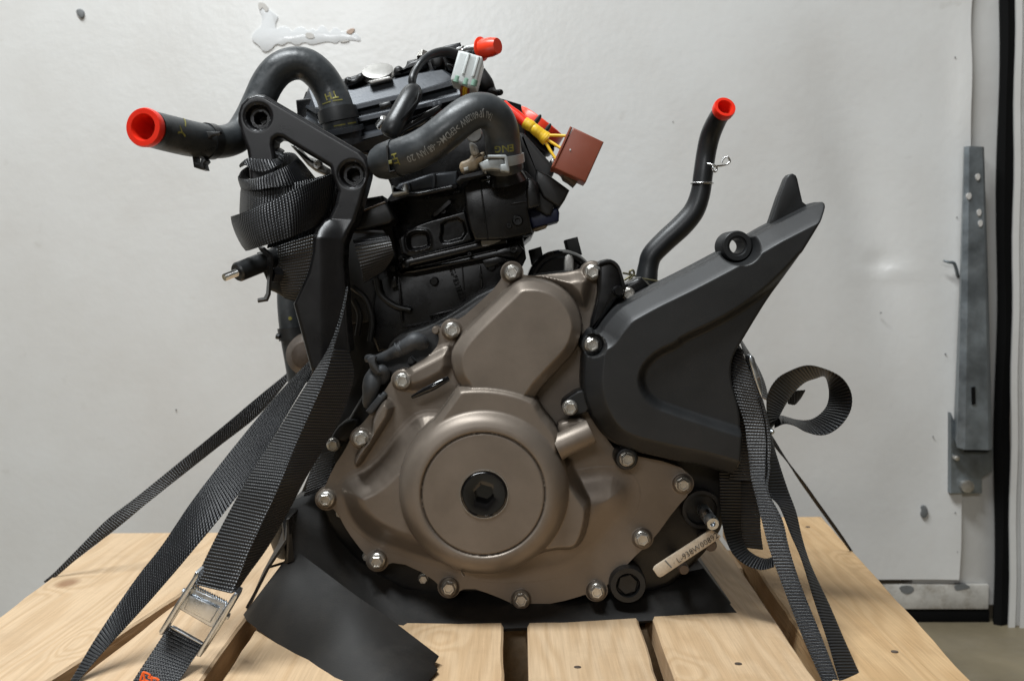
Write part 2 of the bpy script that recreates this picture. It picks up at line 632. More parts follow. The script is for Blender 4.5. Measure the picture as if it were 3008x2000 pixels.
def hexmesh(bm, c, r, y0, y1, cham=.0006, rot=0.0, dish=0):
    c = Vector(c)

    def ring(rr, y):
        return [bm.verts.new((c.x + rr * math.cos(rot + k * math.pi / 3), y, c.z + rr * math.sin(rot + k * math.pi / 3))) for k in range(6)]
    rs = [ring(r, y0), ring(r, y1 + cham), ring(r - cham, y1)]
    if dish:
        rs += [ring(r * .62, y1), ring(r * .55, y1 + dish)]
    for a, b in zip(rs[:-1], rs[1:]):
        for i in range(6):
            bm.faces.new((a[i], a[(i + 1) % 6], b[(i + 1) % 6], b[i]))
    bm.faces.new(rs[-1])


def loft(name, rows, m, parent=None, angle=30, thick=0.0, close=False):
    """rows of world points with equal counts, joined row to row"""
    bm = bmesh.new()
    vs = [[bm.verts.new(p) for p in r] for r in rows]
    for a, b in zip(vs[:-1], vs[1:]):
        for i in range(len(a) - 1):
            bm.faces.new((a[i], a[i + 1], b[i + 1], b[i]))
        if close:
            bm.faces.new((a[-1], a[0], b[0], b[-1]))
    fix(bm)
    if thick:
        bmesh.ops.solidify(bm, geom=bm.faces[:], thickness=thick)
        fix(bm)
    return obj(name, bm, m, parent, angle)


def ribbon(name, ea, eb, m, parent=None, thick=.0013, n=10, across=6, scallop=.00035, crown=0.0):
    """webbing between two edge curves [(photo x, photo y, Y)]; the uv map is in metres"""
    if len(ea) != len(eb):
        raise ValueError(name)
    A = [np.array(P(*q[:3])) for q in catmull(ea, n)]
    B = [np.array(P(*q[:3])) for q in catmull(eb, n)]
    A, B = np.array(A), np.array(B)
    mid = (A + B) / 2
    s = np.concatenate([[0], np.cumsum(np.linalg.norm(np.diff(mid, axis=0), axis=1))])
    step = .0008
    t = np.arange(0, s[-1], step)
    A = np.stack([np.interp(t, s, A[:, k]) for k in range(3)], 1)
    B = np.stack([np.interp(t, s, B[:, k]) for k in range(3)], 1)
    wv = B - A
    wid = np.linalg.norm(wv, axis=1, keepdims=True)
    wu = wv / np.maximum(wid, 1e-6)
    sc = scallop * np.abs(np.sin(math.pi * t / .0024))[:, None]
    A, B = A - wu * sc, B + wu * sc
    T = np.gradient((A + B) / 2, axis=0)
    T /= np.maximum(np.linalg.norm(T, axis=1, keepdims=True), 1e-9)
    Nn = np.cross(T, wu)
    Nn /= np.maximum(np.linalg.norm(Nn, axis=1, keepdims=True), 1e-9)
    bm = bmesh.new()
    uvl = bm.loops.layers.uv.new('UVMap')
    real = .027
    F1, F2 = [], []
    for side, store in ((1, F1), (-1, F2)):
        for i in range(len(t)):
            row = []
            for k in range(across + 1):
                f = k / across
                p = A[i] * (1 - f) + B[i] * f + Nn[i] * (side * thick / 2 * (1 - .7 * abs(2 * f - 1) ** 6) + crown * (1 - (2 * f - 1) ** 2))
                row.append(bm.verts.new(p))
            store.append(row)

    def quad(v, us):
        f = bm.faces.new(v)
        for l, u in zip(f.loops, us):
            l[uvl].uv = u
    for st, flip in ((F1, 0), (F2, 1)):
        for i in range(len(t) - 1):
            for k in range(across):
                v = [st[i][k], st[i][k + 1], st[i + 1][k + 1], st[i + 1][k]]
                us = [(k / across * real, t[i]), ((k + 1) / across * real, t[i]), ((k + 1) / across * real, t[i + 1]), (k / across * real, t[i + 1])]
                if flip:
                    v, us = v[::-1], us[::-1]
                quad(v, us)
    for k in (0, across):
        for i in range(len(t) - 1):
            v = [F1[i][k], F1[i + 1][k], F2[i + 1][k], F2[i][k]]
            us = [(k / across * real, t[i]), (k / across * real, t[i + 1]), (k / across * real, t[i + 1]), (k / across * real, t[i])]
            quad(v if k == 0 else v[::-1], us if k == 0 else us[::-1])
    for i in (0, len(t) - 1):
        for k in range(across):
            quad([F1[i][k], F2[i][k], F2[i][k + 1], F1[i][k + 1]], [(0, 0)] * 4)
    return obj(name, fix(bm), m, parent, 60)


# ------------------------------------------------------------------ cast covers as height fields with real walls
def sd_poly(Q, poly):
    v = np.array(poly, float)
    w = np.roll(v, -1, 0)
    d = np.full(len(Q), 1e9)
    inside = np.zeros(len(Q), bool)
    for a, b in zip(v, w):
        e = b - a
        q = Q - a
        tt = np.clip((q @ e) / max(e @ e, 1e-18), 0, 1)
        dd = q - tt[:, None] * e
        d = np.minimum(d, np.einsum('ij,ij->i', dd, dd))
        c = (a[1] > Q[:, 1]) != (b[1] > Q[:, 1])
        if b[1] != a[1]:
            xi = (b[0] - a[0]) * (Q[:, 1] - a[1]) / (b[1] - a[1]) + a[0]
            inside ^= c & (Q[:, 0] < xi)
    d = np.sqrt(d)
    return np.where(inside, -d, d)


def sd_circ(Q, c, r):
    return np.hypot(Q[:, 0] - c[0], Q[:, 1] - c[1]) - r


def sm(t):
    t = np.clip(t, 0, 1)
    return t * t * (3 - 2 * t)


def smax(a, b, k):
    h = np.clip(.5 + .5 * (a - b) / k, 0, 1)
    return b * (1 - h) + a * h + k * h * (1 - h)


def xz(pts, Y):
    return [(lambda v: (v.x, v.z))(P(p[0], p[1], Y)) for p in pts]


def relief(name, outline, height, Yb, depth_back, cell, m, parent):
    """outline(Q) signed distance, height(Q, sd) metres towards the camera from plane Yb"""
    (x0, x1, z0, z1), osd = outline
    xs, zs = np.arange(x0, x1, cell), np.arange(z0, z1, cell)
    X, Z = np.meshgrid(xs, zs)
    Q = np.stack([X.ravel(), Z.ravel()], 1)
    sd = osd(Q)
    keep = sd < cell * .95
    g = sd.reshape(X.shape)
    gz, gx = np.gradient(g, cell)
    gn = np.maximum(np.hypot(gx, gz), .2)
    snap = np.abs(sd) < cell * .55
    mv = keep & ((sd > 0) | snap)
    Q2 = Q.copy()
    Q2[mv, 0] -= (sd * (gx / gn).ravel())[mv]
    Q2[mv, 1] -= (sd * (gz / gn).ravel())[mv]
    sd2 = np.where(mv, 0.0, sd)
    hh = np.zeros(len(Q))
    hh[keep] = height(Q2[keep], sd2[keep])
    idx = np.full(len(Q), -1)
    idx[keep] = np.arange(keep.sum())
    idx = idx.reshape(X.shape)
    a, b, c, d = idx[:-1, :-1], idx[:-1, 1:], idx[1:, 1:], idx[1:, :-1]
    inn = (sd < 0).reshape(X.shape)
    anyin = inn[:-1, :-1] | inn[:-1, 1:] | inn[1:, 1:] | inn[1:, :-1]
    ok = (a >= 0) & (b >= 0) & (c >= 0) & (d >= 0) & anyin
    faces = np.stack([a[ok], b[ok], c[ok], d[ok]], 1)
    co = np.stack([Q2[keep, 0], Yb - hh[keep], Q2[keep, 1]], 1)
    used = np.unique(faces)
    remap = np.full(len(co), -1)
    remap[used] = np.arange(len(used))
    co, faces = co[used], remap[faces]
    # wall: boundary edges run straight back
    E = np.concatenate([faces[:, [0, 1]], faces[:, [1, 2]], faces[:, [2, 3]], faces[:, [3, 0]]])
    key = np.sort(E, 1)
    _, inv, cnt = np.unique(key, axis=0, return_inverse=True, return_counts=True)
    be = E[cnt[inv.ravel()] == 1]
    bv = np.unique(be)
    bmap = np.full(len(co), -1)
    bmap[bv] = len(co) + np.arange(len(bv))
    back = co[bv].copy()
    back[:, 1] = depth_back
    wall = np.stack([be[:, 1], be[:, 0], bmap[be[:, 0]], bmap[be[:, 1]]], 1)
    me = bpy.data.meshes.new(name)
    me.from_pydata(np.concatenate([co, back]).tolist(), [], faces.tolist() + wall.tolist())
    me.update()
    for p in me.polygons:
        p.use_smooth = True
    me.set_sharp_from_angle(angle=math.radians(62))
    return obj(name, me, m, parent)


def bbox(polys, pad=.004):
    a = np.concatenate([np.array(p) for p in polys])
    return a[:, 0].min() - pad, a[:, 0].max() + pad, a[:, 1].min() - pad, a[:, 1].max() + pad


# ------------------------------------------------------------------ lettering
def text_mesh(s, size, bold=0.0, spacing=1.0):
    c = bpy.data.curves.new('t', 'FONT')
    c.body, c.size, c.align_x, c.align_y, c.offset, c.resolution_u, c.space_character = s, size, 'CENTER', 'CENTER', bold, 2, spacing
    o = bpy.data.objects.new('t', c)
    COL.objects.link(o)
    dg = bpy.context.evaluated_depsgraph_get()
    me = bpy.data.meshes.new_from_object(o.evaluated_get(dg))
    bpy.data.objects.remove(o)
    bpy.data.curves.remove(c)
    return me


def text_on_tube(name, s, size, pts, s_mid, m, parent, ang=0.0, rot=180, lift=.0003, squeeze=1.0, n=8, bold=0.0002):
    """wrap lettering on a hose: s_mid is the arc position 0..1, ang the turn from the camera-facing side"""
    C, R = path3(pts, n)
    C = np.array(C)
    R = np.array(R)
    T = np.gradient(C, axis=0)
    T /= np.linalg.norm(T, axis=1, keepdims=True)
    S = np.concatenate([[0], np.cumsum(np.linalg.norm(np.diff(C, axis=0), axis=1))])
    me = text_mesh(s, size, bold)
    bm = bmesh.new()
    bm.from_mesh(me)
    bmesh.ops.subdivide_edges(bm, edges=[e for e in bm.edges if e.calc_length() > size * .5], cuts=2)
    cr, sr = math.cos(math.radians(rot)), math.sin(math.radians(rot))
    eye = np.array((0, -D, ZC))
    for v in bm.verts:
        x, y = v.co.x * squeeze, v.co.y
        x, y = x * cr - y * sr, x * sr + y * cr
        t = S[-1] * s_mid + x
        c = np.array([np.interp(t, S, C[:, k]) for k in range(3)])
        tt = np.array([np.interp(t, S, T[:, k]) for k in range(3)])
        tt /= np.linalg.norm(tt)
        r = np.interp(t, S, R)
        nn = eye - c
        nn -= (nn @ tt) * tt
        nn /= np.linalg.norm(nn)
        bb = np.cross(nn, tt)
        a = ang + y / r
        v.co = c + (r + lift) * (math.cos(a) * nn + math.sin(a) * bb)
    return obj(name, bm, m, parent, smooth=False)


def text_flat(name, s, size, mid, ux, uy, m, parent, bold=.0001, thick=.0003):
    me = text_mesh(s, size, bold)
    bm = bmesh.new()
    bm.from_mesh(me)
    r = bmesh.ops.extrude_face_region(bm, geom=bm.faces[:])
    ux, uy = Vector(ux).normalized(), Vector(uy).normalized()
    nn = ux.cross(uy)
    top = {v for v in r['geom'] if isinstance(v, bmesh.types.BMVert)}
    for v in bm.verts:
        v.co = Vector(mid) + ux * v.co.x + uy * v.co.y + nn * (thick if v in top else 0)
    return obj(name, fix(bm), m, parent, smooth=False)

# ================================================================== THE SETTING
YW = 0.48
fl = bmesh.new()
bmesh.ops.create_grid(fl, x_segments=1, y_segments=1, size=1)
for v in fl.verts:
    v.co = Vector((v.co.x * 3.0, -1.6 + v.co.y * 2.4, -.152))
tag(obj('floor', fl, 'floor'), 'stained olive brown floor under the pallet', kind='structure')


def wall_panel():
    xr = PZ('O', 2224, 700, YW).x
    zb = PZ('O', 2100, 1334, YW).z
    xs = np.arange(-1.7, xr + 1e-6, .0085)
    xs = np.append(xs, xr)
    zs = np.append(np.arange(zb, 1.5, .0085), 1.5)
    X, Z = np.meshgrid(xs, zs)
    Yd = np.full(X.shape, YW)

    def dent(ox, oy, dep, rx, rz, sk=0.0):
        p = PZ('O', ox, oy, YW)
        dx, dz = X - p.x, Z - p.z
        dx = dx + sk * dz
        return dep * np.exp(-(dx / rx) ** 2 - (dz / rz) ** 2)
    Yd += dent(2010, 560, .010, .040, .16, .25) - dent(2055, 625, .0022, .035, .006, -.15) + dent(2028, 608, .003, .012, .012)
    Yd += dent(1990, 300, .005, .10, .20) + dent(300, 350, .003, .2, .25)
    Yd += dent(2100, 1150, .003, .05, .08)
    k = sm((X - xr + .03) / .03)
    Yd -= .004 * k * (.5 + .5 * np.sin(Z * 23) * np.sin(Z * 7.3 + 1))
    Z[0] = np.where(X[0] < PZ('O', 1850, 700, YW).x, -.152, Z[0])
    X = np.where(X > xr - .001, X + .0016 * np.sin(Z * 41) * np.sin(Z * 13), X)
    co = np.stack([X.ravel(), Yd.ravel(), Z.ravel()], 1)
    nz, nx = X.shape
    id_ = np.arange(nz * nx).reshape(nz, nx)
    f = np.stack([id_[:-1, :-1].ravel(), id_[:-1, 1:].ravel(), id_[1:, 1:].ravel(), id_[1:, :-1].ravel()], 1)
    me = bpy.data.meshes.new('wall')
    me.from_pydata(co.tolist(), [], f.tolist())
    bm = bmesh.new()
    bm.from_mesh(me)
    be = [e for e in bm.edges if len(e.link_faces) == 1]
    r = bmesh.ops.extrude_edge_only(bm, edges=be)
    for v in r['geom']:
        if isinstance(v, bmesh.types.BMVert):
            v.co.y = YW + .007
    return obj('wall', fix(bm), 'wall')


wall = tag(wall_panel(), 'white painted wall panel behind the engine, dented and chipped', kind='structure')


def flat_patch(name, pts, m, parent, proud=.0008, it=1, Y=YW):
    return slab(name, pts, Y - proud, Y + .004, m, parent, bevel=.0004, rnd=it, seg=2)


# bare spots and the smeared filler at the top of the wall
flat_patch('paint_chip', z('O', [(173, 25), (183, 20), (192, 24), (194, 36), (188, 43), (180, 38)]), 'chip', wall)
flat_patch('paint_chip', z('O', [(2121, 1166), (2131, 1162), (2138, 1175), (2136, 1188), (2126, 1194), (2120, 1184), (2124, 1176)]), 'chip', wall)
M['crack'] = mat('crack_grime', (.50, .48, .45), .6)
M['filler'] = mat('glossy_white_filler', (.65, .655, .655), .18, 0, bump=.25, bscale=110)
Dz = (200, 0, 1100 / 2359)
ZN['D'] = Dz
pf = [(1205, 10), (1235, 22), (1262, 60), (1310, 95), (1325, 110), (1305, 150), (1310, 190), (1340, 170), (1385, 170), (1410, 205), (1440, 175), (1480, 170),
      (1510, 200), (1545, 178), (1560, 205), (1590, 160), (1625, 175), (1645, 215), (1675, 170), (1705, 185), (1725, 205), (1750, 190), (1775, 222), (1805, 205), (1840, 235),
      (1845, 265), (1800, 255), (1715, 255), (1690, 278), (1640, 262), (1580, 275), (1530, 285), (1490, 265), (1440, 290), (1390, 262), (1350, 290), (1310, 275),
      (1275, 320), (1230, 330), (1200, 285), (1160, 260), (1155, 225), (1185, 190), (1215, 170), (1225, 110), (1195, 50)]
pp = slab('filler_patch', z('D', pf), YW - .0003, YW + .004, 'filler', wall, bevel=.0002, rnd=1, seg=2)
for q in ([(1200, 12), (1240, 20), (1268, 62), (1245, 80), (1225, 45), (1210, 70), (1195, 45)], [(1490, 205), (1545, 210), (1555, 245), (1500, 245)],
          [(1715, 258), (1780, 256), (1750, 268), (1712, 268)]):
    slab('scrape', z('D', q), YW - .0009, YW + .003, 'crack', wall, bevel=.0002, rnd=1, seg=1)
slab('bare_spot', z('D', [(1745, 205), (1775, 182), (1805, 178), (1803, 200), (1780, 222)]), YW - .0010, YW + .003, mat('primer_spot', (.42, .31, .24), .6), wall, bevel=.0003, rnd=1, seg=1)


def crack(pts, wpx=1.2):
    c = [(p[0], p[1] + random.uniform(-1.5, 1.5)) for p in catmull(pts, 5)]
    up = [(p[0], p[1] - wpx * random.uniform(.4, 1.1)) for p in c]
    dn = [(p[0], p[1] + wpx * random.uniform(.4, 1.1)) for p in c][::-1]
    slab('crack', up + dn, YW - .0006, YW + .003, 'crack', wall, bevel=.0001, seg=1)


for (x, y) in ((2200, 132), (2204, 500), (2178, 815), (2150, 1005), (1205 * 2, 700), (405, 943), (2030, 720), (1550, 280), (2200, 1180), (2205, 1270)):
    if x < 2215:
        s = random.uniform(1.2, 2.4)
        slab('speck', z('O', [(x - s, y), (x, y - s), (x + s * .8, y), (x, y + s * 1.3)]), YW - .0012, YW + .003, 'chip', wall, bevel=.0001, rnd=1, seg=1)


def wbox(name, x0, x1, z0, z1, y0, y1, m, parent=None, bev=.002):
    bm = bmesh.new()
    bmesh.ops.create_cube(bm, size=1)
    for v in bm.verts:
        v.co = Vector((x0 if v.co.x < 0 else x1, y0 if v.co.y < 0 else y1, z0 if v.co.z < 0 else z1))
    if bev:
        bmesh.ops.bevel(bm, geom=bm.edges[:], offset=bev, segments=2, affect='EDGES', profile=.5)
    return obj(name, fix(bm), m, parent)


xo = lambda ox, Y=YW: PZ('O', ox, 700, Y).x
zo = lambda oy, Y=YW: PZ('O', 1180, oy, Y).z
post = tag(wbox('wall_edge_strip', xo(2120), xo(2322), zo(1398), 1.5, YW + .009, YW + .05, 'wall'), 'white painted edge strip of the wall by the black seal', kind='structure')
M['sill'] = mat('scuffed_white_paint', (.52, .50, .46), .45, 0, bump=.2, bscale=80, mottle=.22, mscale=26, dust=.75, dustcol=(.20, .16, .11))
sill = tag(wbox('wall_base_strip', xo(1860), xo(2296), zo(1404), zo(1346), YW + .002, YW + .0085, 'sill'), 'white scuffed strip along the foot of the wall', kind='structure')
tag(wbox('wall_base_gap', xo(1860), xo(2300), -.1525, zo(1406), YW + .004, YW + .06, 'seal'), 'black rubber strip under the wall', kind='structure')
for q in ([(2068, 1349), (2095, 1346), (2108, 1356), (2096, 1368), (2078, 1366)], [(2196, 1345), (2222, 1343), (2238, 1352), (2215, 1358), (2200, 1360)]):
    slab('scuff', z('O', q), YW + .0015, YW + .0082, 'chip', sill, bevel=.0003, rnd=1, seg=1)
# black seal and the white door frame on the right
sealp = []
for oy in np.linspace(-40, 1448, 32):
    w0 = 2304 - 14 * (oy / 1448) + 3 * math.sin(oy * .011)
    sealp.append((w0 - 5, oy, w0 + 36 + 3 * math.sin(oy * .017 + 1)))
rows = []
for a, oy, b in sealp:
    rows.append([PZ('O', a, oy, YW + .012), PZ('O', a + 3, oy, YW - .004), PZ('O', (a + b) / 2, oy, YW - .010), PZ('O', b - 3, oy, YW - .004), PZ('O', b, oy, YW + .012)])
tag(loft('door_seal', rows, 'seal', None, 50), 'long black rubber seal beside the white door frame', kind='structure')
fr = []
for oy in np.linspace(-60, 1446, 26):
    a = 2337 - 16 * (oy / 1446) + 1.5 * math.sin(oy * .02)
    fr.append([PZ('O', a, oy, YW + .03), PZ('O', a, oy, YW - .012), PZ('O', a + 3, oy, YW - .016), PZ('O', a + 17, oy, YW - .016), PZ('O', a + 19, oy, YW - .008),
               PZ('O', a + 26, oy, YW - .008), PZ('O', a + 28, oy, YW - .018), PZ('O', a + 2600, oy, YW - .018)])
tag(loft('door_frame', fr, 'wall', None, 40), 'white moulded door frame at the right edge', kind='structure')

# galvanised channel bracket on the wall
gb = empty('wall_bracket', PZ('O', 2235, 1135, YW), 'long tapered galvanised steel bracket hanging on the white wall', 'bracket')
chan = [[PZ('O', 2219, 338, YW - .004), PZ('O', 2221, 338, YW - .026), PZ('O', 2232, 337, YW - .030), PZ('O', 2262, 338, YW - .030), PZ('O', 2266, 339, YW - .026), PZ('O', 2266, 339, YW - .002)],
        [PZ('O', 2208, 700, YW - .004), PZ('O', 2212, 700, YW - .028), PZ('O', 2228, 700, YW - .032), PZ('O', 2270, 700, YW - .032), PZ('O', 2277, 700, YW - .027), PZ('O', 2277, 700, YW - .002)],
        [PZ('O', 2195, 1000, YW - .004), PZ('O', 2204, 1030, YW - .030), PZ('O', 2222, 1035, YW - .036), PZ('O', 2276, 1036, YW - .036), PZ('O', 2285, 1034, YW - .030), PZ('O', 2285, 1034, YW - .002)]]
loft('channel', chan, 'galv', gb, 30, thick=.0015)
slab('slot', z('O', [(2238, 892), (2246, 890), (2247, 930), (2239, 932)]), YW - .0366, YW - .033, 'seal', gb, bevel=.0003, seg=1)
slab('foot_plate', z('O', [(2190, 950), (2200, 975), (2222, 1040), (2272, 1040), (2288, 1030), (2285, 1085), (2262, 1100), (2262, 1136), (2190, 1136)]), YW - .010, YW + .002, 'galv', gb, bevel=.001)
for (x, y, r) in ((2222, 1117, 15), (2198, 1052, 6)):
    c = PZ('O', x, y, YW - .010)
    rod('bolt', c, c + Vector((0, -.009, 0)), px(r, .45) * 1.27, 'steel', gb)
for (x, y) in ((2252, 408), (2255, 490), (2258, 515), (2232, 452)):
    slab('paint_splash', z('O', [(x - 5, y - 6), (x + 4, y - 9), (x + 6, y + 2), (x, y + 9), (x - 4, y + 5)]), YW - .0325, YW - .028, 'crack', gb, bevel=.0002, rnd=1, seg=1)
wc = empty('wall_hook', PZ('O', 2190, 605, YW), 'small bent grey wire hook on the wall beside the bracket', 'hook')
tube('hook', z('O', [(2172, 600, YW - .012, 3), (2184, 604, YW - .014, 4), (2196, 606, YW - .012, 5), (2202, 620, YW - .008, 5), (2206, 640, YW + .002, 5)]), 'galv', wc, 6, 12)

# ================================================================== PALLET
pal = empty('wooden_pallet', (0, 0, -.152), 'pale pine pallet with wide top boards under the strapped engine', 'pallet')


def board(name, lft, rgt, yb, yf, z1=0.0, th=.022, seedv=0):
    """lft / rgt: two photo pixels each on the top plane; the board runs from depth yf to yb"""
    def at(line, Y):
        a, b = PG(*line[0]), PG(*line[1])
        t = (Y - a.y) / (b.y - a.y)
        return a.x + (b.x - a.x) * t
    rs = random.Random(seedv)
    rows = []
    ny = 26
    for i in range(ny + 1):
        f = i / ny
        Y0 = yf + (yb[0] - yf) * f
        Y1 = yf + (yb[1] - yf) * f
        xl, xr = at(lft, Y0) + rs.uniform(-.0006, .0006), at(rgt, Y1) + rs.uniform(-.0006, .0006)
        b = .0018
        h = z1 + rs.uniform(-.0003, .0003)
        rows.append([(xl, Y0, h - th), (xl, Y0, h - b), (xl + b, Y0, h), (xr - b, Y1, h), (xr, Y1, h - b), (xr, Y1, h - th)])
    bm = bmesh.new()
    vs = [[bm.verts.new(p) for p in r] for r in rows]
    for a, b in zip(vs[:-1], vs[1:]):
        for i in range(6):
            bm.faces.new((a[i], a[(i + 1) % 6], b[(i + 1) % 6], b[i]))
    bm.faces.new(vs[0])
    bm.faces.new(vs[-1][::-1])
    return obj(name, fix(bm), 'wood', pal, 30)


def oz(*p):
    return z('O', p)


rearL, rearR = PG(*z('O', [(246, 1232)])[0]).y, PG(*z('O', [(1873, 1188)])[0]).y
xl_, xr_ = -.43, .35


def rear(x):
    return rearL + (rearR - rearL) * (x - xl_) / (xr_ - xl_)


rz = lambda *p: z('R', p)
qz = lambda *p: z('Q', p)
YF = -.30
L1 = (oz((246, 1232), (78, 1358)), rz((1000, 980), (100, 1568)))
L2 = (rz((1000, 1035), (310, 1568)), rz((1620, 1090), (1280, 1568)))
L3 = ([(752, 1839), (700, 1921)], oz((1158, 1440), (1160, 1568)))
L4 = (oz((1213, 1440), (1219, 1568)), oz((1473, 1433), (1515, 1568)))
L5 = ([(1920.8, 1828.6), (1984, 2000)], qz((870, 730), (1440, 1568)))
L6 = (qz((990, 720), (1330, 1230)), oz((1965, 1268), (2240, 1568)))
for i, (a, b) in enumerate((L1, L2, L3, L4, L5, L6)):
    xm = (PG(*a[0]).x + PG(*b[0]).x) / 2
    r = rear(xm)
    bo = board('board', a, b, (r, r + .004), YF, seedv=i)
    bo.color = ((1.0, .97, .93, 1), (1.02, .98, .94, 1), (.98, .93, .86, 1), (.97, .94, .90, 1), (1.0, .95, .88, 1), (.95, .85, .68, 1))[i]
for i, Y in enumerate((.255, .06, -.36)):
    wbox('stringer', -.40, .345, -.100, -.0225, Y, Y + .075, 'wood', pal, .003)
for Y in (.25, .05, -.36):
    wbox('bottom_board', -.41, .34, -.1515, -.1005, Y, Y + .09, 'wood', pal, .003)
for (ox, oy) in ((1860, 1213), (1330, 1536), (1700, 1528), (2060, 1500)):
    p = PG(*z('O', [(ox, oy)])[0])
    rod('nail', p + Vector((0, 0, -.004)), p + Vector((0, 0, .0006)), .0026, 'rust', pal, 12)

# ================================================================== ENGINE
eng = empty('motorcycle_engine', (0, .14, 0), 'black and bronze motorcycle engine strapped down on the pine pallet', 'engine')

# --- crankcase behind the covers
crank = slab('crankcase', z('O', [(722, 1190), (750, 1075), (790, 985), (835, 905), (880, 830), (905, 770), (1010, 740), (1150, 640), (1385, 612), (1450, 690), (1560, 680), (1650, 760), (1668, 900),
                                  (1690, 1080), (1672, 1215), (1615, 1290), (1500, 1390), (1000, 1390), (850, 1330)]), .046, .27, 'black_case', eng, bevel=.006, rnd=2)
slab('case_lug', z('G', [(610, 1568), (650, 1470), (720, 1380), (880, 1330), (900, 1400), (830, 1568)]), .040, .10, 'black_case', crank, bevel=.003, rnd=1)
# black round boss and stud, low on the right
c = PZ('X', 850, 430, .046)
lathe('round_boss', c + Vector((0, .02, 0)), c + Vector((0, -.012, 0)), [(0, px(300 * .204)), (.8, px(300 * .204)), (1, px(290 * .204)), (1, px(240 * .204)), (.75, px(225 * .204)), (.75, 0)], 'black_case', crank, 40)
s0, s1 = PZ('X', 905, 470, .03), PZ('X', 1050, 680, -.012)
rs_ = px(93 * .204)
stud = lathe('stud', s0, s1, [(0, 0), (0, rs_), (.62, rs_), (.64, rs_ * .93), (.68, rs_ * .93), (.7, rs_ * 1.02), (.96, rs_ * 1.02), (1, rs_ * .9), (1, rs_ * .42), (.9, rs_ * .30), (.9, 0)], 'zinc', crank, 32)
# threaded filler plug
c = PZ('L', 2220, 1200, .03)
lathe('drain_plug', c + Vector((0, .03, 0)), c + Vector((0, -.010, 0)), [(0, px(135 * .424)), (.85, px(135 * .424)), (1, px(125 * .424)), (1, px(88 * .424)), (.82, px(84 * .424)), (.82, 0)], 'black_case', crank, 40)
hb = bmesh.new()
hexmesh(hb, c, px(80 * .424), c.y + .0, c.y - .007, .001, .3)
obj('hex_head', fix(hb), 'black_case', crank)
for (zx, zy, r) in ((1000, 960, 18), (612, 1300, 16)):
    c = PZ('X', zx, zy, .02)
    rod('bolt', c + Vector((0, .03, 0)), c + Vector((0, -.008, 0)), px(r), 'rust', crank)

# --- number plate
pl = slab('number_plate', z('X', [(190, 1340), (205, 1300), (240, 1270), (1000, 778), (1035, 765), (1165, 855), (1150, 885), (330, 1430), (290, 1448), (255, 1432)]), .006, .0085, 'plate', eng, bevel=.0006, seg=2)
dx, dy = 930 - 250, 790 - 1290
uxv = PZ('X', 1000, 900, .006) - PZ('X', 400, 1290, .006)
uxv.normalize()
uyv = Vector((0, -1, 0)).cross(uxv) * -1
text_flat('lettering', '\u00b7 L-938W00892', px(122 * .204) , PZ('X', 800, 1040, .0056), uxv, Vector((-uxv.z, 0, uxv.x)), 'ink', pl, bold=-.00008)
slab('mark', z('X', [(352, 1205), (368, 1196), (462, 1300), (448, 1310)]), .0057, .007, 'chip', pl, bevel=.0001, seg=1)

# --- skid plate under the engine
skid = slab('skid_plate', z('O', [(652, 1172), (668, 1158), (740, 1128), (800, 1195), (900, 1290), (1040, 1340), (1200, 1370), (1380, 1350), (1500, 1350), (1560, 1320), (1604, 1283), (1702, 1412), (1694, 1421),
                                  (1500, 1432), (1300, 1444), (1080, 1452), (950, 1453), (800, 1400), (690, 1320), (655, 1245)]), .056, .24, 'skid', eng, bevel=.004)
rows = [[PZ('O', 655, 1160, .040), PZ('O', 648, 1176, .028), PZ('O', 655, 1235, .022), PZ('O', 662, 1290, .016)],
        [PZ('O', 700, 1140, .050), PZ('O', 690, 1165, .040), PZ('O', 720, 1240, .034), PZ('O', 740, 1330, .016)],
        [PZ('O', 745, 1128, .054), PZ('O', 745, 1150, .050), PZ('O', 830, 1290, .050), PZ('O', 850, 1410, .016)],
        [PZ('O', 800, 1200, .056), PZ('O', 805, 1215, .054), PZ('O', 930, 1355, .048), PZ('O', 940, 1456, -.006)],
        [PZ('O', 1000, 1330, .058), PZ('O', 1005, 1345, .056), PZ('O', 1040, 1395, .024), PZ('O', 1060, 1450, -.004)],
        [PZ('O', 1300, 1350, .058), PZ('O', 1300, 1370, .056), PZ('O', 1300, 1396, .024), PZ('O', 1300, 1441, .004)],
        [PZ('O', 1604, 1285, .058), PZ('O', 1620, 1308, .054), PZ('O', 1650, 1352, .042), PZ('O', 1700, 1414, .032)]]
loft('side_wall', rows, 'skid', skid, 40, thick=.003)


def patch(name, g, m, parent, n=7, thick=.003):
    """smooth sheet through a grid of world points"""
    G = np.array([[tuple(p) for p in r] for r in g])
    R1 = [catmull([tuple(p) for p in r], n) for r in G]
    R1 = np.array(R1)
    cols = []
    for k in range(R1.shape[1]):
        cols.append(catmull([tuple(p) for p in R1[:, k]], n))
    return loft(name, [[Vector(p) for p in c] for c in cols], m, parent, 50, thick)


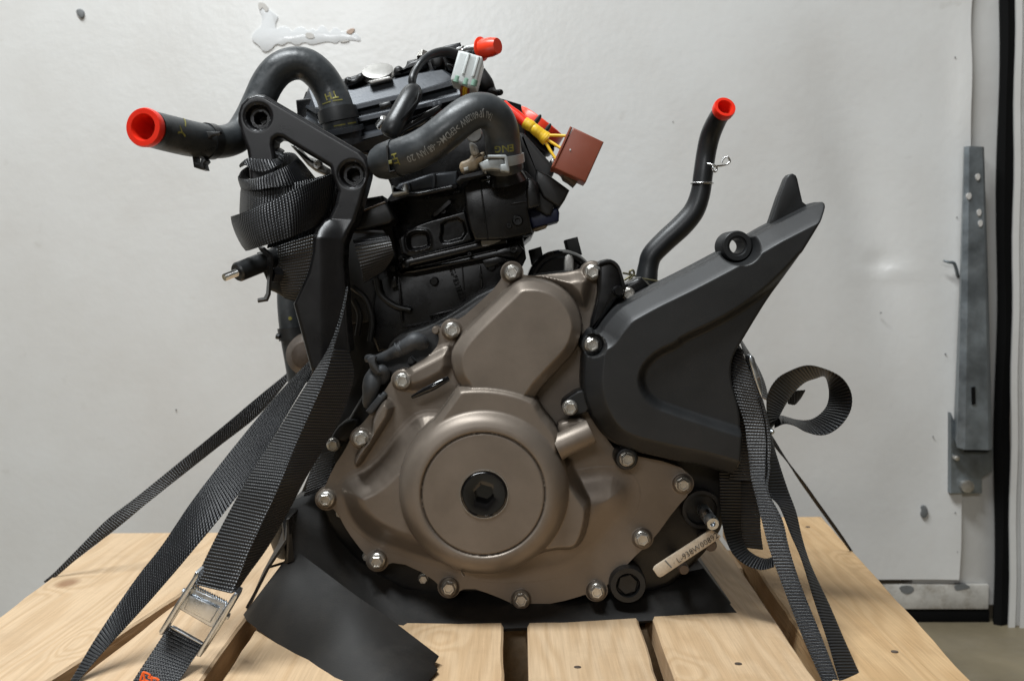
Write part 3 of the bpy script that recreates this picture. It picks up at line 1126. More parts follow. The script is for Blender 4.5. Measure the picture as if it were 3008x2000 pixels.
top_ = [(395, 545, .022), (440, 520, .018), (520, 500, .012), (1000, 860, -.030), (1240, 1020, -.052), (1500, 1218, -.074), (1660, 1340, -.086)]
bot_ = [(42, 1010, .014), (70, 1062, -.002), (200, 1160, -.022), (560, 1430, -.078), (760, 1590, -.114), (1050, 1720, -.140), (1330, 1800, -.158)]
cols = []
for (ax_, ay_, aY), (bx_, by_, bY) in zip(top_, bot_):
    cols.append([PZ('T', ax_ + (bx_ - ax_) * f, ay_ + (by_ - ay_) * f, aY + (bY - aY) * f - .010 * math.sin(math.pi * f)) for f in (0, .12, .3, .5, .7, .88, 1)])
cols.append([PZ('T', *q) for q in ((1682, 1358, -.088), (1642, 1428, -.098), (1674, 1472, -.106), (1590, 1568, -.124), (1500, 1650, -.138), (1420, 1720, -.150), (1360, 1790, -.158))])
flap = loft('front_flap', cols, 'skid', skid, 50, .003)
loft('edge_fold', [[PZ('T', 415, 200, .012), PZ('T', 400, 215, .008)], [PZ('T', 430, 330, .011), PZ('T', 412, 340, .006)], [PZ('T', 455, 540, .008), PZ('T', 400, 560, .010)], [PZ('T', 395, 560, .012), PZ('T', 240, 610, .05)]], 'skid', skid, 40, .002)
loft('inner_wall', [[PZ('T', 415, 190, .014), PZ('T', 540, 60, .06)], [PZ('T', 400, 380, .014), PZ('T', 330, 420, .06)], [PZ('T', 240, 620, .016), PZ('T', 210, 640, .05)], [PZ('T', 60, 950, .012), PZ('T', 70, 960, .05)]], 'skid', skid, 40, .002)
tube('drain_hose', [(840, 1490, .07, 45), (835, 1560, .08, 46), (850, 1610, .09, 46)], 'rubber', skid, 6, 20)

# --- generator cover, one casting
YC = .045
bolts_gen = [(1179, 628), (1364, 627), (1041, 760), (927, 876), (832, 1009), (752, 1148), (869, 1289), (1034, 1350), (1200, 1378), (1373, 1358), (1478, 1238), (1571, 1113)]
yfl = YC - .016
gen_out = xz(chaikin(z('O', [(1165, 615), (1205, 637), (1290, 629), (1338, 620), (1364, 604), (1385, 625), (1386, 665), (1380, 705), (1366, 735), (1352, 757), (1372, 800), (1390, 1000), (1420, 1040), (1560, 1068), (1596, 1100),
                             (1588, 1135), (1555, 1170), (1505, 1240), (1450, 1290), (1405, 1345), (1345, 1369), (1285, 1386), (1200, 1398), (1140, 1370), (1080, 1350), (1034, 1370), (990, 1325), (915, 1290),
                             (869, 1308), (832, 1265), (800, 1222), (780, 1185), (760, 1162), (740, 1140), (768, 1075), (792, 1040), (815, 995), (852, 955), (882, 905), (905, 870), (945, 845), (990, 818), (1012, 790),
                             (1008, 755), (1060, 735), (1100, 700), (1148, 655)]), 1), yfl)
bc = [xz(z('O', [b]), yfl)[0] for b in bolts_gen]
rb = px(27.5 * 1.2757)
tabp = xz(z('K', [(395, 752)]), yfl)[0]


def gen_osd(Q):
    d = sd_poly(Q, gen_out)
    for c_ in bc:
        d = np.minimum(d, sd_circ(Q, c_, rb))
    # fillet the bosses into the rim
    d = np.minimum(d, sd_circ(Q, tabp, px(10 * 1.27)))
    return d


def comp(Yt, *lists, it=2):
    pts = []
    for zone, l in lists:
        pts += z(zone, l)
    return xz(chaikin(pts, it) if it else pts, Yt)


LC = (1226, 592)
drum_c = xz(z('L', [LC]), YC - .06)[0]
drum_r = px(207 * 1.2757) * .965
lobe = comp(YC - .034, ('K', [(1180, 285), (1330, 290), (1480, 340), (1600, 440), (1670, 560), (1705, 690), (1690, 810), (1630, 965), (1450, 1150), (1270, 1345)]), ('L', [LC, (1000, 300)]),
            ('K', [(640, 1300), (560, 1200), (525, 1090), (515, 960), (550, 870), (640, 750), (800, 590), (1000, 400), (1090, 310)]))
collar = comp(YC - .046, ('K', [(560, 1290), (600, 1245), (750, 1235), (900, 1240), (1060, 1268), (1200, 1310), (1290, 1355)]), ('L', [(1640, 20), (1720, 110), (1768, 200), (1760, 320), (1700, 450), LC, (700, 330)]), it=1)
apr = comp(YC - .042, ('L', [(1700, 330), (1850, 365), (1885, 470), (1950, 570), (2018, 665), (2008, 800), (1965, 950), (1885, 1042), (1700, 1047), (1600, 1085), (1480, 1150), (1300, 1195), LC]), it=1)
apl = comp(YC - .030, ('L', [(1050, 60), (800, 0), (640, 130), (440, 390), (260, 470), (200, 540), (195, 640), (240, 770), (340, 890), (490, 990), (700, 1065), (900, 1125), (1120, 1190), (1500, 1190), LC]))
apd = comp(YC - .022, ('L', [(1100, 1190), (1350, 1225), (1700, 1200), (1900, 1130), (2050, 1010), (2150, 880), (2280, 760), (2330, 600), (2280, 450), (2050, 380), LC]))
rib = comp(YC - .032, ('L', [(440, 60), (520, -70), (570, -60), (615, 20), (480, 235), (345, 445), (300, 400), (350, 270), (430, 200)]), it=1)
web = comp(YC - .026, ('K', [(1150, 225), (1500, 235), (1690, 190), (1830, 260), (1800, 470), (1720, 640), (1400, 330), (1150, 300)]))
blk2 = comp(YC - .028, ('K', [(60, 1080), (300, 960), (480, 860), (560, 900), (560, 1160), (330, 1290), (190, 1335), (80, 1290)]), it=1)


def gen_h(Q, sd):
    e = np.clip(-sd / .003, 0, 1)
    h = .016 - .003 * (1 - np.sqrt(1 - (1 - e) ** 2))
    for c_ in bc:
        d = sd_circ(Q, c_, rb * .93)
        h = smax(h, .016 + .007 * sm(-d / .0022) * (d < 0) + np.where(d < 0, 0, -1) * 0, .0012)

    def add(h, poly, top, w, base=.016, k=.002, lin=False, rnd_=False):
        d = sd_poly(Q, poly)
        t = np.clip(-d / w, 0, 1)
        if rnd_:
            t = np.sqrt(np.maximum(0, 1 - (1 - t) ** 2))
        elif not lin:
            t = sm(t)
        else:
            t = np.where(t < .9, t, .9 + (t - .9) * .5 + .05 * sm((t - .9) * 10))
        return smax(h, np.where(d < 0, base + (top - base) * t, .0), k)
    h = add(h, web, .027, .012)
    h = add(h, blk2, .025, .010)
    h = add(h, apl, .034, .024)
    h = add(h, apd, .0245, .030)
    h = add(h, rib, .0335, .0045)
    h = add(h, apr, .044, .011)
    d = sd_poly(Q, lobe)
    t1, t2 = sm(-d / .0022), np.clip((-d - .0012) / .0088, 0, 1)
    t2 = t2 - .04 * np.exp(-((t2 - 1) / .10) ** 2) - .03 * np.exp(-(t2 / .12) ** 2)
    h = smax(h, np.where(d < 0, .020 + .0195 * t1 + .0105 * t2, 0), .0014)
    h = add(h, collar, .0535, .0055, .03, .0012, rnd_=True)
    d = sd_circ(Q, drum_c, drum_r)
    t = np.clip(-d / .0165, 0, 1)
    h = smax(h, np.where(d < 0, .036 + .026 * np.sqrt(np.maximum(0, 1 - (1 - t) ** 2)), 0), .0022)
    r = np.hypot(Q[:, 0] - drum_c[0], Q[:, 1] - drum_c[1])
    R0 = px(148 * 1.2757) * .955
    h = np.where(r < R0, .0610, h)
    h = h - .0022 * np.exp(-((r - R0) / .0007) ** 2)
    h = np.where(r < pr_hole, h - .014, h)
    return h


pr_hole = px(174 * .4239) * .70
gen = relief('generator_cover', (bbox([gen_out] + [[(c_[0] + s_ * rb, c_[1] + s_ * rb)] for c_ in bc for s_ in (-1, 1)]), gen_osd), gen_h, YC, YC + .006, px(2.6), 'bronze', eng)

# flange bolts: one mesh, many bolts
bb = bmesh.new()
lathe_bm((0, .004, 0), (0, -.0022, 0), [(0, .0054), (.75, .0056), (.9, .0053), (1, .0046), (1, 0)], 28, bm=bb)
hexmesh(bb, (0, 0, 0), .0047, -.0015, -.0072, .0008, .2, dish=.0008)
fix(bb)
bolt_me = bpy.data.meshes.new('bolt')
bb.to_mesh(bolt_me)
bb.free()
bolt_me.materials.append(M['steel'])
for p in bolt_me.polygons:
    p.use_smooth = len(p.vertices) <= 4
bolt_me.set_sharp_from_angle(angle=math.radians(30))


def bolt(pxl, Y, parent, s=1.0):
    o = bpy.data.objects.new('bolt', bolt_me)
    COL.objects.link(o)
    o.parent = parent
    o.location = P(*pxl, Y)
    o.rotation_euler = (random.uniform(-.03, .03), random.uniform(0, 1.0), random.uniform(-.03, .03))
    o.scale = (s,) * 3
    return o


for b in bolts_gen:
    bolt(z('O', [b])[0], YC - .0235, gen, 1.12)
for b, s in (((768, 1023), 1.0), ((975, 1330), .8), ((845, 1280), .7), ((784, 1180), .7)):
    bolt(z('O', [b])[0], YC - .006, crank, s)
# centre plug with hexagon socket
c = PZ('L', 1232, 592, YC - .061)
pr = px(174 * .4239) * .95
pm = bmesh.new()
lathe_bm(c + Vector((0, .006, 0)), c + Vector((0, -.0016, 0)), [(0, pr), (.70, pr), (.80, pr * .97), (.84, pr * .93), (.86, pr * .90), (1, pr * .87), (1, pr * .56)], 56, bm=pm)
ring = [v for v in pm.verts if abs((v.co - Vector((c.x, v.co.y, c.z))).length - pr * .56) < 1e-6]
hexp = []
for k in range(56):
    a = 2 * math.pi * k / 56
ring.sort(key=lambda v: math.atan2(v.co.z - c.z, v.co.x - c.x))
inner = []
for v in ring:
    a = math.atan2(v.co.z - c.z, v.co.x - c.x)
    aa = (a + math.pi / 6 - .25) % (math.pi / 3) - math.pi / 6
    rr = pr * .44 * math.cos(math.pi / 6) / math.cos(aa)
    inner.append((pm.verts.new((c.x + rr * math.cos(a), c.y - .0010, c.z + rr * math.sin(a))), pm.verts.new((c.x + rr * math.cos(a), c.y + .0100, c.z + rr * math.sin(a)))))
for i in range(len(ring)):
    j = (i + 1) % len(ring)
    pm.faces.new((ring[i], ring[j], inner[j][0], inner[i][0]))
    pm.faces.new((inner[i][0], inner[j][0], inner[j][1], inner[i][1]))
pm.faces.new([q[1] for q in inner])
obj('centre_plug', fix(pm), 'gloss_black', gen, 30)
lathe('plug_rim_glint', c + Vector((0, .003, 0)), c + Vector((0, -.0009, 0)), [(0, pr * 1.03), (.8, pr * 1.03), (1, pr * 1.015), (1, pr * 1.0), (.5, pr * .985)], 'bright', gen, 56)  # bright ring added to imitate the reflection along the plug's bevelled edge
# pipe stub
a, b = PZ('L', 1735, 268, YC - .044), PZ('L', 1975, 158, YC - .044)
rp = px(88 * .4239)
lathe('pipe_stub', a, b, [(0, rp * 1.1), (.2, rp * 1.02), (.97, rp), (1, rp * .95), (1, rp * .55), (.7, rp * .5), (.7, 0)], 'bronze', gen, 36)
slab('stub_web', z('L', [(1735, 110), (1790, 85), (1930, 70), (1960, 130), (1800, 240), (1765, 215)]), YC - .040, YC - .02, 'bronze', gen, bevel=.003, rnd=1)
# rubber grommet
g0, g1 = z('Y', [(1240, 1100, YC - .040, 5), (1400, 1020, YC - .042, 9), (1600, 920, YC - .043, 11), (1760, 830, YC - .042, 10), (1870, 775, YC - .040, 8)]), None
tube('grommet', g0, 'gloss_black', gen, 6, 16)
c = P(*z('K', [(392, 752)])[0], YC - .014)
rod('pin', c + Vector((0, .01, 0)), c + Vector((0, -.006, 0)), px(8.5 * 1.27), 'bronze', gen)
# scratches below the disc
for q in ([(1085, 1040), (1100, 1055), (1125, 1075), (1130, 1085), (1110, 1072), (1092, 1055)], [(1410, 1012), (1430, 1020), (1447, 1042), (1440, 1046), (1428, 1030)], [(1072, 1130), (1082, 1148), (1095, 1165), (1085, 1158), (1074, 1142)]):
    pts = z('L', q)
    r0 = np.hypot(q[0][0] - LC[0], q[0][1] - LC[1])
    slab('scratch', pts, YC - (.0606 if r0 < 520 else .0565), YC - .05, 'alu', gen, bevel=.0001, seg=1)

# --- sprocket cover
YS = .030
spr_px = (z('O', [(1344, 800), (1347, 772), (1362, 752)]) + z('M', [(270, 1300), (330, 1205), (430, 1090), (520, 1040), (660, 962), (870, 862), (1040, 775), (1200, 690), (1330, 620), (1450, 552), (1575, 478), (1650, 440), (1880, 322), (1965, 288), (2002, 292), (2015, 320), (1992, 372),
                                                                       (1850, 610), (1680, 880), (1580, 1010), (1470, 1185), (1370, 1352)]) +
          z('N', [(900, 180), (872, 300), (885, 430), (925, 560), (955, 700), (960, 800), (950, 930), (942, 1100), (912, 1266), (740, 1215), (560, 1168)]) +
          z('O', [(1560, 1066), (1500, 1052), (1450, 1040), (1405, 1020), (1375, 988), (1350, 940), (1338, 890), (1340, 840)]))
spr_px = chaikin(spr_px, 2)
spr_out = xz(spr_px, YS - .03)
ear1, ear2 = xz(z('O', [(1363, 793)]), YS - .022)[0], xz(z('O', [(1443, 1056)]), YS - .022)[0]
ear3 = xz(chaikin(z('K', [(1510, 1400), (1530, 1360), (1680, 1265), (1760, 1300), (1760, 1480), (1640, 1510), (1560, 1510), (1510, 1460)]), 1), YS - .02)
re_ = px(28 * 1.2757)


def spr_osd(Q):
    d = sd_poly(Q, spr_out)
    d = np.minimum(d, sd_circ(Q, ear1, re_))
    d = np.minimum(d, sd_circ(Q, ear2, re_))
    d = np.minimum(d, sd_poly(Q, ear3))
    return np.maximum(d, -sd_circ(Q, eyec, px(30)))


# chamfered on the left, top and bottom; the right edge is cut square
cham = xz(chaikin(z('O', [(1344, 800), (1347, 772), (1362, 752)]) + z('M', [(270, 1300), (330, 1205), (430, 1090), (520, 1040), (660, 962), (870, 862), (1040, 775), (1200, 690), (1330, 620), (1450, 552), (1575, 478), (1650, 440), (1880, 322), (1965, 288), (2200, 180), (2400, 900), (1800, 1700)]) +
                  z('N', [(1250, 600), (1250, 1400), (912, 1266), (740, 1215), (560, 1168)]) + z('O', [(1560, 1066), (1500, 1052), (1450, 1040), (1405, 1020), (1375, 988), (1350, 940), (1338, 890), (1340, 840)]), 2), YS - .03)
pock = xz(chaikin(z('N', [(300, 702), (200, 650), (110, 565), (65, 450), (75, 340), (130, 240), (240, 140), (420, 60)]) + z('M', [(900, 1330), (1200, 1190), (1430, 1050), (1640, 880), (1900, 600), (2300, 900), (1800, 1700)]) + z('N', [(1250, 700), (1250, 1000), (960, 918)]), 1), YS - .05)
eyec = xz(z('M', [(1350, 632)]), YS - .03)[0]


def spr_h(Q, sd):
    e = np.clip(-sd / .0015, 0, 1)
    h = .021 - .0015 * (1 - np.sqrt(1 - (1 - e) ** 2))
    d = sd_poly(Q, cham) + .0012
    t = np.clip(-d / .0135, 0, 1)
    prof = np.where(t < .08, t / .08 * .35, .35 + .65 * (t - .08) / .92)
    prof = prof - .02 * np.exp(-((t - 1) / .12) ** 2)
    body = np.where(d < 0, .021 + .027 * prof, .0)
    h = smax(h, body, .0012)
    pd = sd_poly(Q, pock)
    h = h - .0085 * sm(-pd / .0075) * (pd < 0)
    for c_ in (ear1, ear2):
        q = sd_circ(Q, c_, re_ * 1.0)
        h = np.where(q < 0, h + (.0225 - h) * sm(-q / .0016), h)
    q = sd_circ(Q, eyec, px(60))
    h = np.where(q < 0, h + (np.minimum(h, .018) - h) * sm(-q / .004), h)
    # soft round of the square-cut edge
    return h - .0012 * (1 - e) ** 2


spr = relief('sprocket_cover', (bbox([spr_out, ear3], .012), spr_osd), spr_h, YS, YS + .004, px(2.8), 'plastic', eng)
for b in ((1363, 793), (1312, 938), (1443, 1055)):
    bolt(z('O', [b])[0], YS - .0225, spr, 1.12)
c = PZ('M', 1350, 634, YS - .026)
er, ei = px(118 * .3826), px(58 * .3826)
lathe('eyelet', c + Vector((-.002, .022, 0)), c, [(0, er), (.92, er), (.98, er * .97), (1, er * .93), (1, ei * 1.35), (.93, ei * 1.22), (.93, ei), (0, ei)], 'plastic', spr, 48)
slab('fin', z('M', [(1585, 490), (1610, 420), (1660, 270), (1722, 112), (1745, 84), (1775, 78), (1800, 92), (1812, 118), (1832, 210), (1852, 295), (1885, 322), (1880, 360), (1660, 470)]), YS - .020, YS - .009, 'plastic', spr, bevel=.0014)

# --- black stay and pieces between the covers
stay = slab('stay_bracket', z('U', [(1195, 575), (1260, 535), (1350, 520), (1440, 560), (1500, 640), (1530, 760), (1562, 930), (1545, 1010), (1500, 1050), (1440, 1040), (1300, 1250), (1200, 1400), (1130, 1460), (1090, 1400), (1200, 1000), (1200, 800)]), .018, .05, 'black_paint', eng, bevel=.003, rnd=1)
slab('rim', z('U', [(1200, 570), (1350, 520), (1440, 560), (1500, 640), (1562, 930), (1540, 930), (1470, 680), (1410, 600), (1350, 565), (1220, 610)]), .012, .03, 'black_paint', stay, bevel=.002, rnd=1)
c = PZ('U', 1470, 935, .012)
lathe('rivet', c + Vector((0, .01, 0)), c + Vector((0, -.004, 0)), [(0, px(72 * .23)), (.8, px(70 * .23)), (1, px(55 * .23)), (1, 0)], 'black_paint', stay, 28)
slab('small_cover', z('U', [(1550, 850), (1700, 770), (1760, 755), (1800, 790), (1870, 860), (1640, 990), (1560, 930)]), .03, .06, 'black_paint', eng, bevel=.003)
bolt(z('U', [(1590, 975)])[0], .026, stay, 1.0)

# starter motor, seen end on above the bronze cover
c = PZ('U', 740, 840, .07)
rd = px(440 * .2296, .07)
st = lathe('starter_motor', c + Vector((0, .10, 0)), c, [(0, rd * .9), (.05, rd), (.92, rd), (.97, rd * .97), (1, rd * .88), (1, rd * .80), (.985, rd * .74), (.985, 0)], 'gloss_black', eng, 64)
slab('terminal_tab', z('U', [(770, 700), (772, 540), (785, 490), (830, 465), (875, 485), (895, 540), (897, 700)]), .062, .068, 'alu', st, bevel=.001)
for q in ([(320, 412), (478, 365), (515, 560), (360, 600)], [(785, 282), (944, 240), (1005, 470), (830, 480)]):
    slab('terminal_post', z('U', q), .10, .13, 'black', st, bevel=.002)

# --- cylinder block and head
cyl = slab('cylinder_block', z('O', [(868, 612), (1000, 585), (1205, 548), (1212, 595), (1195, 630), (1178, 668), (1150, 705), (1080, 765), (1000, 790), (870, 812), (850, 760)]), .075, .27, 'black_paint', eng, bevel=.0025)
slab('front_case', z('O', [(760, 470), (880, 450), (905, 520), (900, 700), (905, 800), (880, 880), (850, 960), (800, 1060), (745, 1090), (715, 1150), (690, 1140), (740, 1020), (790, 930), (760, 880), (700, 850), (700, 700), (740, 600)]), .10, .26, 'black_case', eng, bevel=.0025)
slab('front_cover', z('E', [(1230, 820), (1680, 780), (1720, 1100), (1800, 1500), (1600, 1700), (1250, 1750), (1180, 1400)]), .085, .12, 'black', eng, bevel=.0025)
# raised dot-matrix casting marks
DOTS = {'0': '757', '1': '262', '8': '777', '6': '367', '7': '722', '3': '737', 'K': '565', '9': '763'}


def dotcode(name, p0, p1, n, hgt, parent, Yd):
    bm = bmesh.new()
    a, b = Vector(PZ('H', *p0, Yd)), Vector(PZ('H', *p1, Yd))
    u = (b - a) / n
    nrm = Vector((-u.z, 0, u.x)).normalized() * hgt
    for k in range(n):
        for i in range(2):
            for j in range(4):
                if random.random() < .72:
                    q = a + u * (k + .1 + i * .42) + nrm * (j / 3)
                    bmesh.ops.create_icosphere(bm, subdivisions=1, radius=.00062, matrix=Matrix.Translation(q))
    return tag(obj(name, bm, 'gloss_black', parent), kind='stuff')


dotcode('casting_code', (1040, 860), (1165, 1215), 11, .0036, cyl, .0745)
dotcode('casting_code', (870, 1365), (1110, 1305), 7, .0028, cyl, .0745)
slab('rib', z('H', [(850, 1325), (1140, 1255), (1145, 1270), (855, 1342)]), .071, .08, 'black_paint', cyl, bevel=.001, seg=2)
slab('rib', z('H', [(580, 1440), (640, 1425), (1000, 1350), (1000, 1365), (640, 1440)]), .071, .08, 'black_paint', cyl, bevel=.001, seg=2)
for (x, y) in ((900, 1000), (1600, 800), (1450, 860)):
    c = PZ('H', x, y, .074)
    lathe('boss', c + Vector((0, .01, 0)), c + Vector((0, -.004, 0)), [(0, px(16)), (.7, px(15)), (1, px(11)), (1, 0)], 'black_paint', cyl, 24)
for q, yy in (([(560, 830), (600, 790), (690, 760), (1000, 690), (1340, 610), (1590, 560), (1600, 640), (1360, 690), (1000, 780), (700, 850), (600, 880)], .058),
              ([(540, 905), (700, 870), (1100, 785), (1500, 690), (1690, 620), (1770, 700), (1740, 740), (1690, 800), (1500, 770), (1100, 850), (700, 930), (550, 930)], .066)):
    slab('flange', z('H', q), yy, .12, 'black_paint', cyl, bevel=.0022)
# bare gasket smear on the flange
slab('gasket_smear', z('H', [(1345, 610), (1380, 590), (1450, 565), (1520, 535), (1570, 530), (1585, 560), (1578, 590), (1480, 640), (1400, 665), (1360, 668)]), .0565, .062, mat('grey_sealant', (.30, .30, .29), .5, 0, mottle=.2, mscale=150), cyl, bevel=.0005, rnd=1)

head = slab('cylinder_head', z('O', [(880, 520), (905, 440), (870, 360), (690, 330), (680, 230), (1000, 180), (1200, 240), (1225, 400), (1238, 470), (1230, 535), (1200, 560), (900, 620), (870, 600)]), .095, .28, 'black_paint', eng, bevel=.0025)
slab('head_block', z('H', [(1180, 100), (1250, 20), (1340, 0), (1780, -60), (1900, 60), (1915, 270), (1800, 310), (1845, 540), (1600, 600), (1290, 610), (1240, 480), (1200, 320)]), .045, .12, 'black_paint', head, bevel=.0022)
slab('head_block_shoulder', z('H', [(1795, 0), (1870, 40), (1915, 250), (1905, 280), (1800, 310), (1780, 150)]), .040, .07, 'black_paint', head, bevel=.0018)
slab('head_panel', z('H', [(560, 60), (870, -40), (1120, -60), (1130, 100), (870, 130), (640, 170), (440, 220)]), .055, .11, 'grey_paint', head, bevel=.003)
slab('head_flange', z('H', [(435, 215), (640, 150), (880, 110), (1060, 70), (1150, 60), (1130, 110), (1060, 125), (760, 190), (640, 190), (450, 245)]), .045, .10, 'black_paint', head, bevel=.003)
slab('rib', z('H', [(885, -30), (915, -35), (910, 115), (880, 118)]), .050, .08, 'grey_paint', head, bevel=.002)
slab('brace', z('H', [(860, 380), (1060, 200), (1085, 225), (900, 400)]), .060, .08, 'black_paint', head, bevel=.003)
jk = xz(z('H', [(560, 600), (640, 500), (760, 450), (850, 418), (1195, 322), (1215, 380), (1275, 610), (1000, 690), (690, 775), (590, 740)]), .062)
pk = xz(chaikin(z('H', [(625, 560), (700, 512), (800, 512), (850, 530), (872, 640), (850, 690), (700, 718), (640, 700)]), 2), .062)
pk2 = xz(chaikin(z('H', [(960, 425), (1175, 370), (1235, 590), (985, 655), (945, 600), (965, 520)]), 1), .062)


def jk_h(Q, sd):
    e = np.clip(-sd / .0018, 0, 1)
    h = .016 - .0018 * (1 - np.sqrt(np.maximum(0, 1 - (1 - e) ** 2)))
    d = sd_poly(Q, pk)
    h = h - .010 * sm(-d / .0030) * (d < 0) + .0012 * np.exp(-(d / .0012) ** 2)
    d = sd_poly(Q, pk2)
    return h - .005 * sm(-d / .0022) * (d < 0)


relief('water_jacket', (bbox([jk]), lambda Q: sd_poly(Q, jk)), jk_h, .076, .10, px(2.2), 'black_paint', head)
for (x, y, r) in ((1100, 95, 11), (575, 780, 8), (1590, 1530, 0)):
    if r:
        c = PZ('H', x, y, .045)
        lathe('head_bolt', c + Vector((0, .02, 0)), c + Vector((0, -.006, 0)), [(0, px(r)), (.8, px(r)), (1, px(r * .6)), (1, 0)], 'gloss_black', head, 20)
# crisp ribs, lugs and seams on the castings
for q, yy in (([(545, 960), (565, 955), (600, 1385), (580, 1390)], .070), ([(1325, 850), (1345, 846), (1365, 1060), (1345, 1064)], .070), ([(1160, 860), (1175, 857), (1200, 1180), (1188, 1182)], .073),
              ([(1360, 800), (1590, 745), (1600, 820), (1400, 870)], .068), ([(480, 960), (530, 940), (540, 1050), (490, 1070)], .066)):
    slab('rib', z('H', q), yy, .08, 'black_paint', cyl, bevel=.0008, seg=2)
for q, yy in (([(1335, 60), (1352, 58), (1420, 600), (1405, 603)], .0435), ([(1345, 25), (1780, -45), (1782, -30), (1350, 42)], .0425), ([(1640, 250), (1790, 225), (1793, 240), (1642, 266)], .043), ([(690, 768), (1340, 605), (1343, 618), (694, 782)], .0562),
              ([(700, 862), (1500, 690), (1502, 702), (704, 876)], .0642), ([(660, 60), (672, 58), (690, 160), (678, 163)], .0535)):
    slab('seam', z('H', q), yy, yy + .006, 'black_paint', head, bevel=.0008, seg=2)
for (x, y, r, yy) in ((1700, 420, 17, .045), (1500, 150, 9, .045), (1620, 470, 8, .045), (640, 850, 8, .056), (1660, 700, 12, .060), (505, 880, 10, .058), (1240, 740, 7, .058), (990, 330, 9, .066)):
    c = PZ('H', x, y, yy)
    lathe('lug', c + Vector((0, .01, 0)), c + Vector((0, -.003, 0)), [(0, px(r)), (.85, px(r)), (1, px(r * .8)), (1, px(r * .45)), (.8, px(r * .4)), (.8, 0)], 'black_paint', head, 20)
# dark connector between stay and head on the left
cn = slab('sensor_plug', z('E', [(1360, 660), (1610, 560), (1690, 720), (1650, 770), (1430, 830), (1300, 830)]), .040, .08, 'black_case', eng, bevel=.002)
slab('sensor_label', z('E', [(1365, 650), (1600, 560), (1610, 575), (1370, 668)]), .0385, .05, 'rust', cn, bevel=.0005, seg=1)
slab('sensor_tab', z('E', [(1140, 830), (1590, 830), (1620, 880), (1300, 860)]), .045, .06, 'black_case', cn, bevel=.001)

for q in ([(1290, 1380), (1420, 1500), (1480, 1700), (1460, 1900)], [(1520, 1300), (1560, 1450), (1700, 1560), (1850, 1600)], [(1300, 1500), (1360, 1650), (1340, 1850)]):
    tube('loom', z('E', [p + (.070, 9) for p in q]), 'rubber_smooth', eng, 6, 14)
for (x, y, r) in ((1620, 1440, 9), (1500, 1330, 7), (1560, 1640, 10)):
    c = PZ('E', x, y, .085)
    lathe('stay_bolt', c + Vector((0, .01, 0)), c + Vector((0, -.005, 0)), [(0, px(r * 1.5)), (.4, px(r * 1.5)), (.45, px(r)), (.9, px(r)), (1, px(r * .7)), (1, 0)], 'black_paint', eng, 18)

# --- valve cover: one swept profile
prof_l2 = [(60, 905, .14), (70, 840, .12), (95, 760, .105), (110, 730, .103), (112, 745, .100), (108, 790, .099), (105, 800, .102), (100, 850, .10), (100, 858, .094), (100, 885, .094), (100, 895, .1), (100, 960, .1), (100, 1000, .1), (100, 1010, .1), (100, 1050, .1)]
prof_l = [(185, 575, .13), (190, 605, .105), (250, 770, .088), (252, 785, .081), (255, 832, .081), (256, 840, .087), (280, 925, .083), (282, 935, .075), (286, 972, .075), (287, 980, .083), (320, 1090, .081), (322, 1135, .073), (325, 1168, .073), (326, 1180, .088), (340, 1280, .092)]
prof_m = [(600, 580, .13), (615, 606, .102), (632, 742, .085), (634, 752, .078), (638, 790, .078), (639, 800, .084), (660, 868, .080), (662, 878, .072), (666, 908, .072), (667, 918, .080), (690, 1010, .078), (692, 1050, .070), (696, 1080, .070), (697, 1092, .085), (730, 1190, .09)]
prof_n = [(1180, 430, .13), (1200, 455, .102), (1250, 598, .085), (1252, 608, .078), (1256, 642, .078), (1257, 652, .084), (1280, 735, .080), (1282, 745, .072), (1286, 775, .072), (1287, 785, .080), (1230, 880, .078), (1232, 915, .070), (1236, 945, .070), (1237, 957, .085), (1250, 1060, .09)]
prof_r = [(1440, 395, .13), (1465, 412, .104), (1580, 500, .087), (1583, 515, .080), (1592, 552, .080), (1594, 562, .086), (1650, 640, .082), (1655, 650, .074), (1660, 680, .074), (1660, 690, .082), (1600, 800, .08), (1605, 835, .072), (1610, 865, .072), (1610, 878, .087), (1620, 980, .09)]
prof_r2 = [(1490, 380, .15), (1530, 415, .125), (1690, 520, .11), (1694, 530, .104), (1702, 560, .104), (1704, 566, .108), (1720, 640, .105), (1722, 648, .10), (1726, 675, .10), (1728, 682, .105), (1740, 800, .10), (1742, 835, .10), (1745, 865, .10), (1745, 875, .105), (1750, 980, .11)]
vrows = []
tilt = [-.009, -.0055, 0, 0, 0, .001, 0, 0, 0, .004, 0, 0, 0, 0, 0]
for pr_ in (prof_l2, prof_l, prof_m, prof_n, prof_r, prof_r2):
    vrows.append([PZ('B', q[0], q[1], q[2] + dt_) for q, dt_ in zip(pr_, tilt)])
vc = loft('valve_cover', vrows, 'grey_paint', eng, 22)
slab('cover_top', z('B', [(80, 860), (100, 760), (150, 620), (240, 560), (520, 492), (640, 455), (690, 430), (720, 470), (760, 520), (980, 450), (1040, 400), (1110, 380), (1130, 320), (1250, 290), (1330, 300), (1460, 215), (1640, 150), (1700, 300), (1850, 450), (1910, 560), (1990, 640), (1960, 700),
                         (1700, 780), (1200, 900), (600, 1000)]), .116, .26, 'black_case', vc, bevel=.003)
for q, Y_ in (([(520, 490), (560, 465), (610, 500), (650, 450), (690, 435), (720, 470), (650, 540), (560, 570), (530, 540)], .10), ([(990, 400), (1040, 360), (1080, 380), (1090, 400), (1140, 330), (1240, 300), (1330, 310), (1300, 400), (1150, 440), (1000, 470)], .10),
              ([(1340, 290), (1420, 250), (1480, 280), (1470, 370), (1380, 400)], .10), ([(1480, 350), (1570, 320), (1620, 420), (1540, 430)], .10)):
    slab('cam_cap', z('B', q), Y_, .16, 'black_case', vc, bevel=.003, rnd=1)
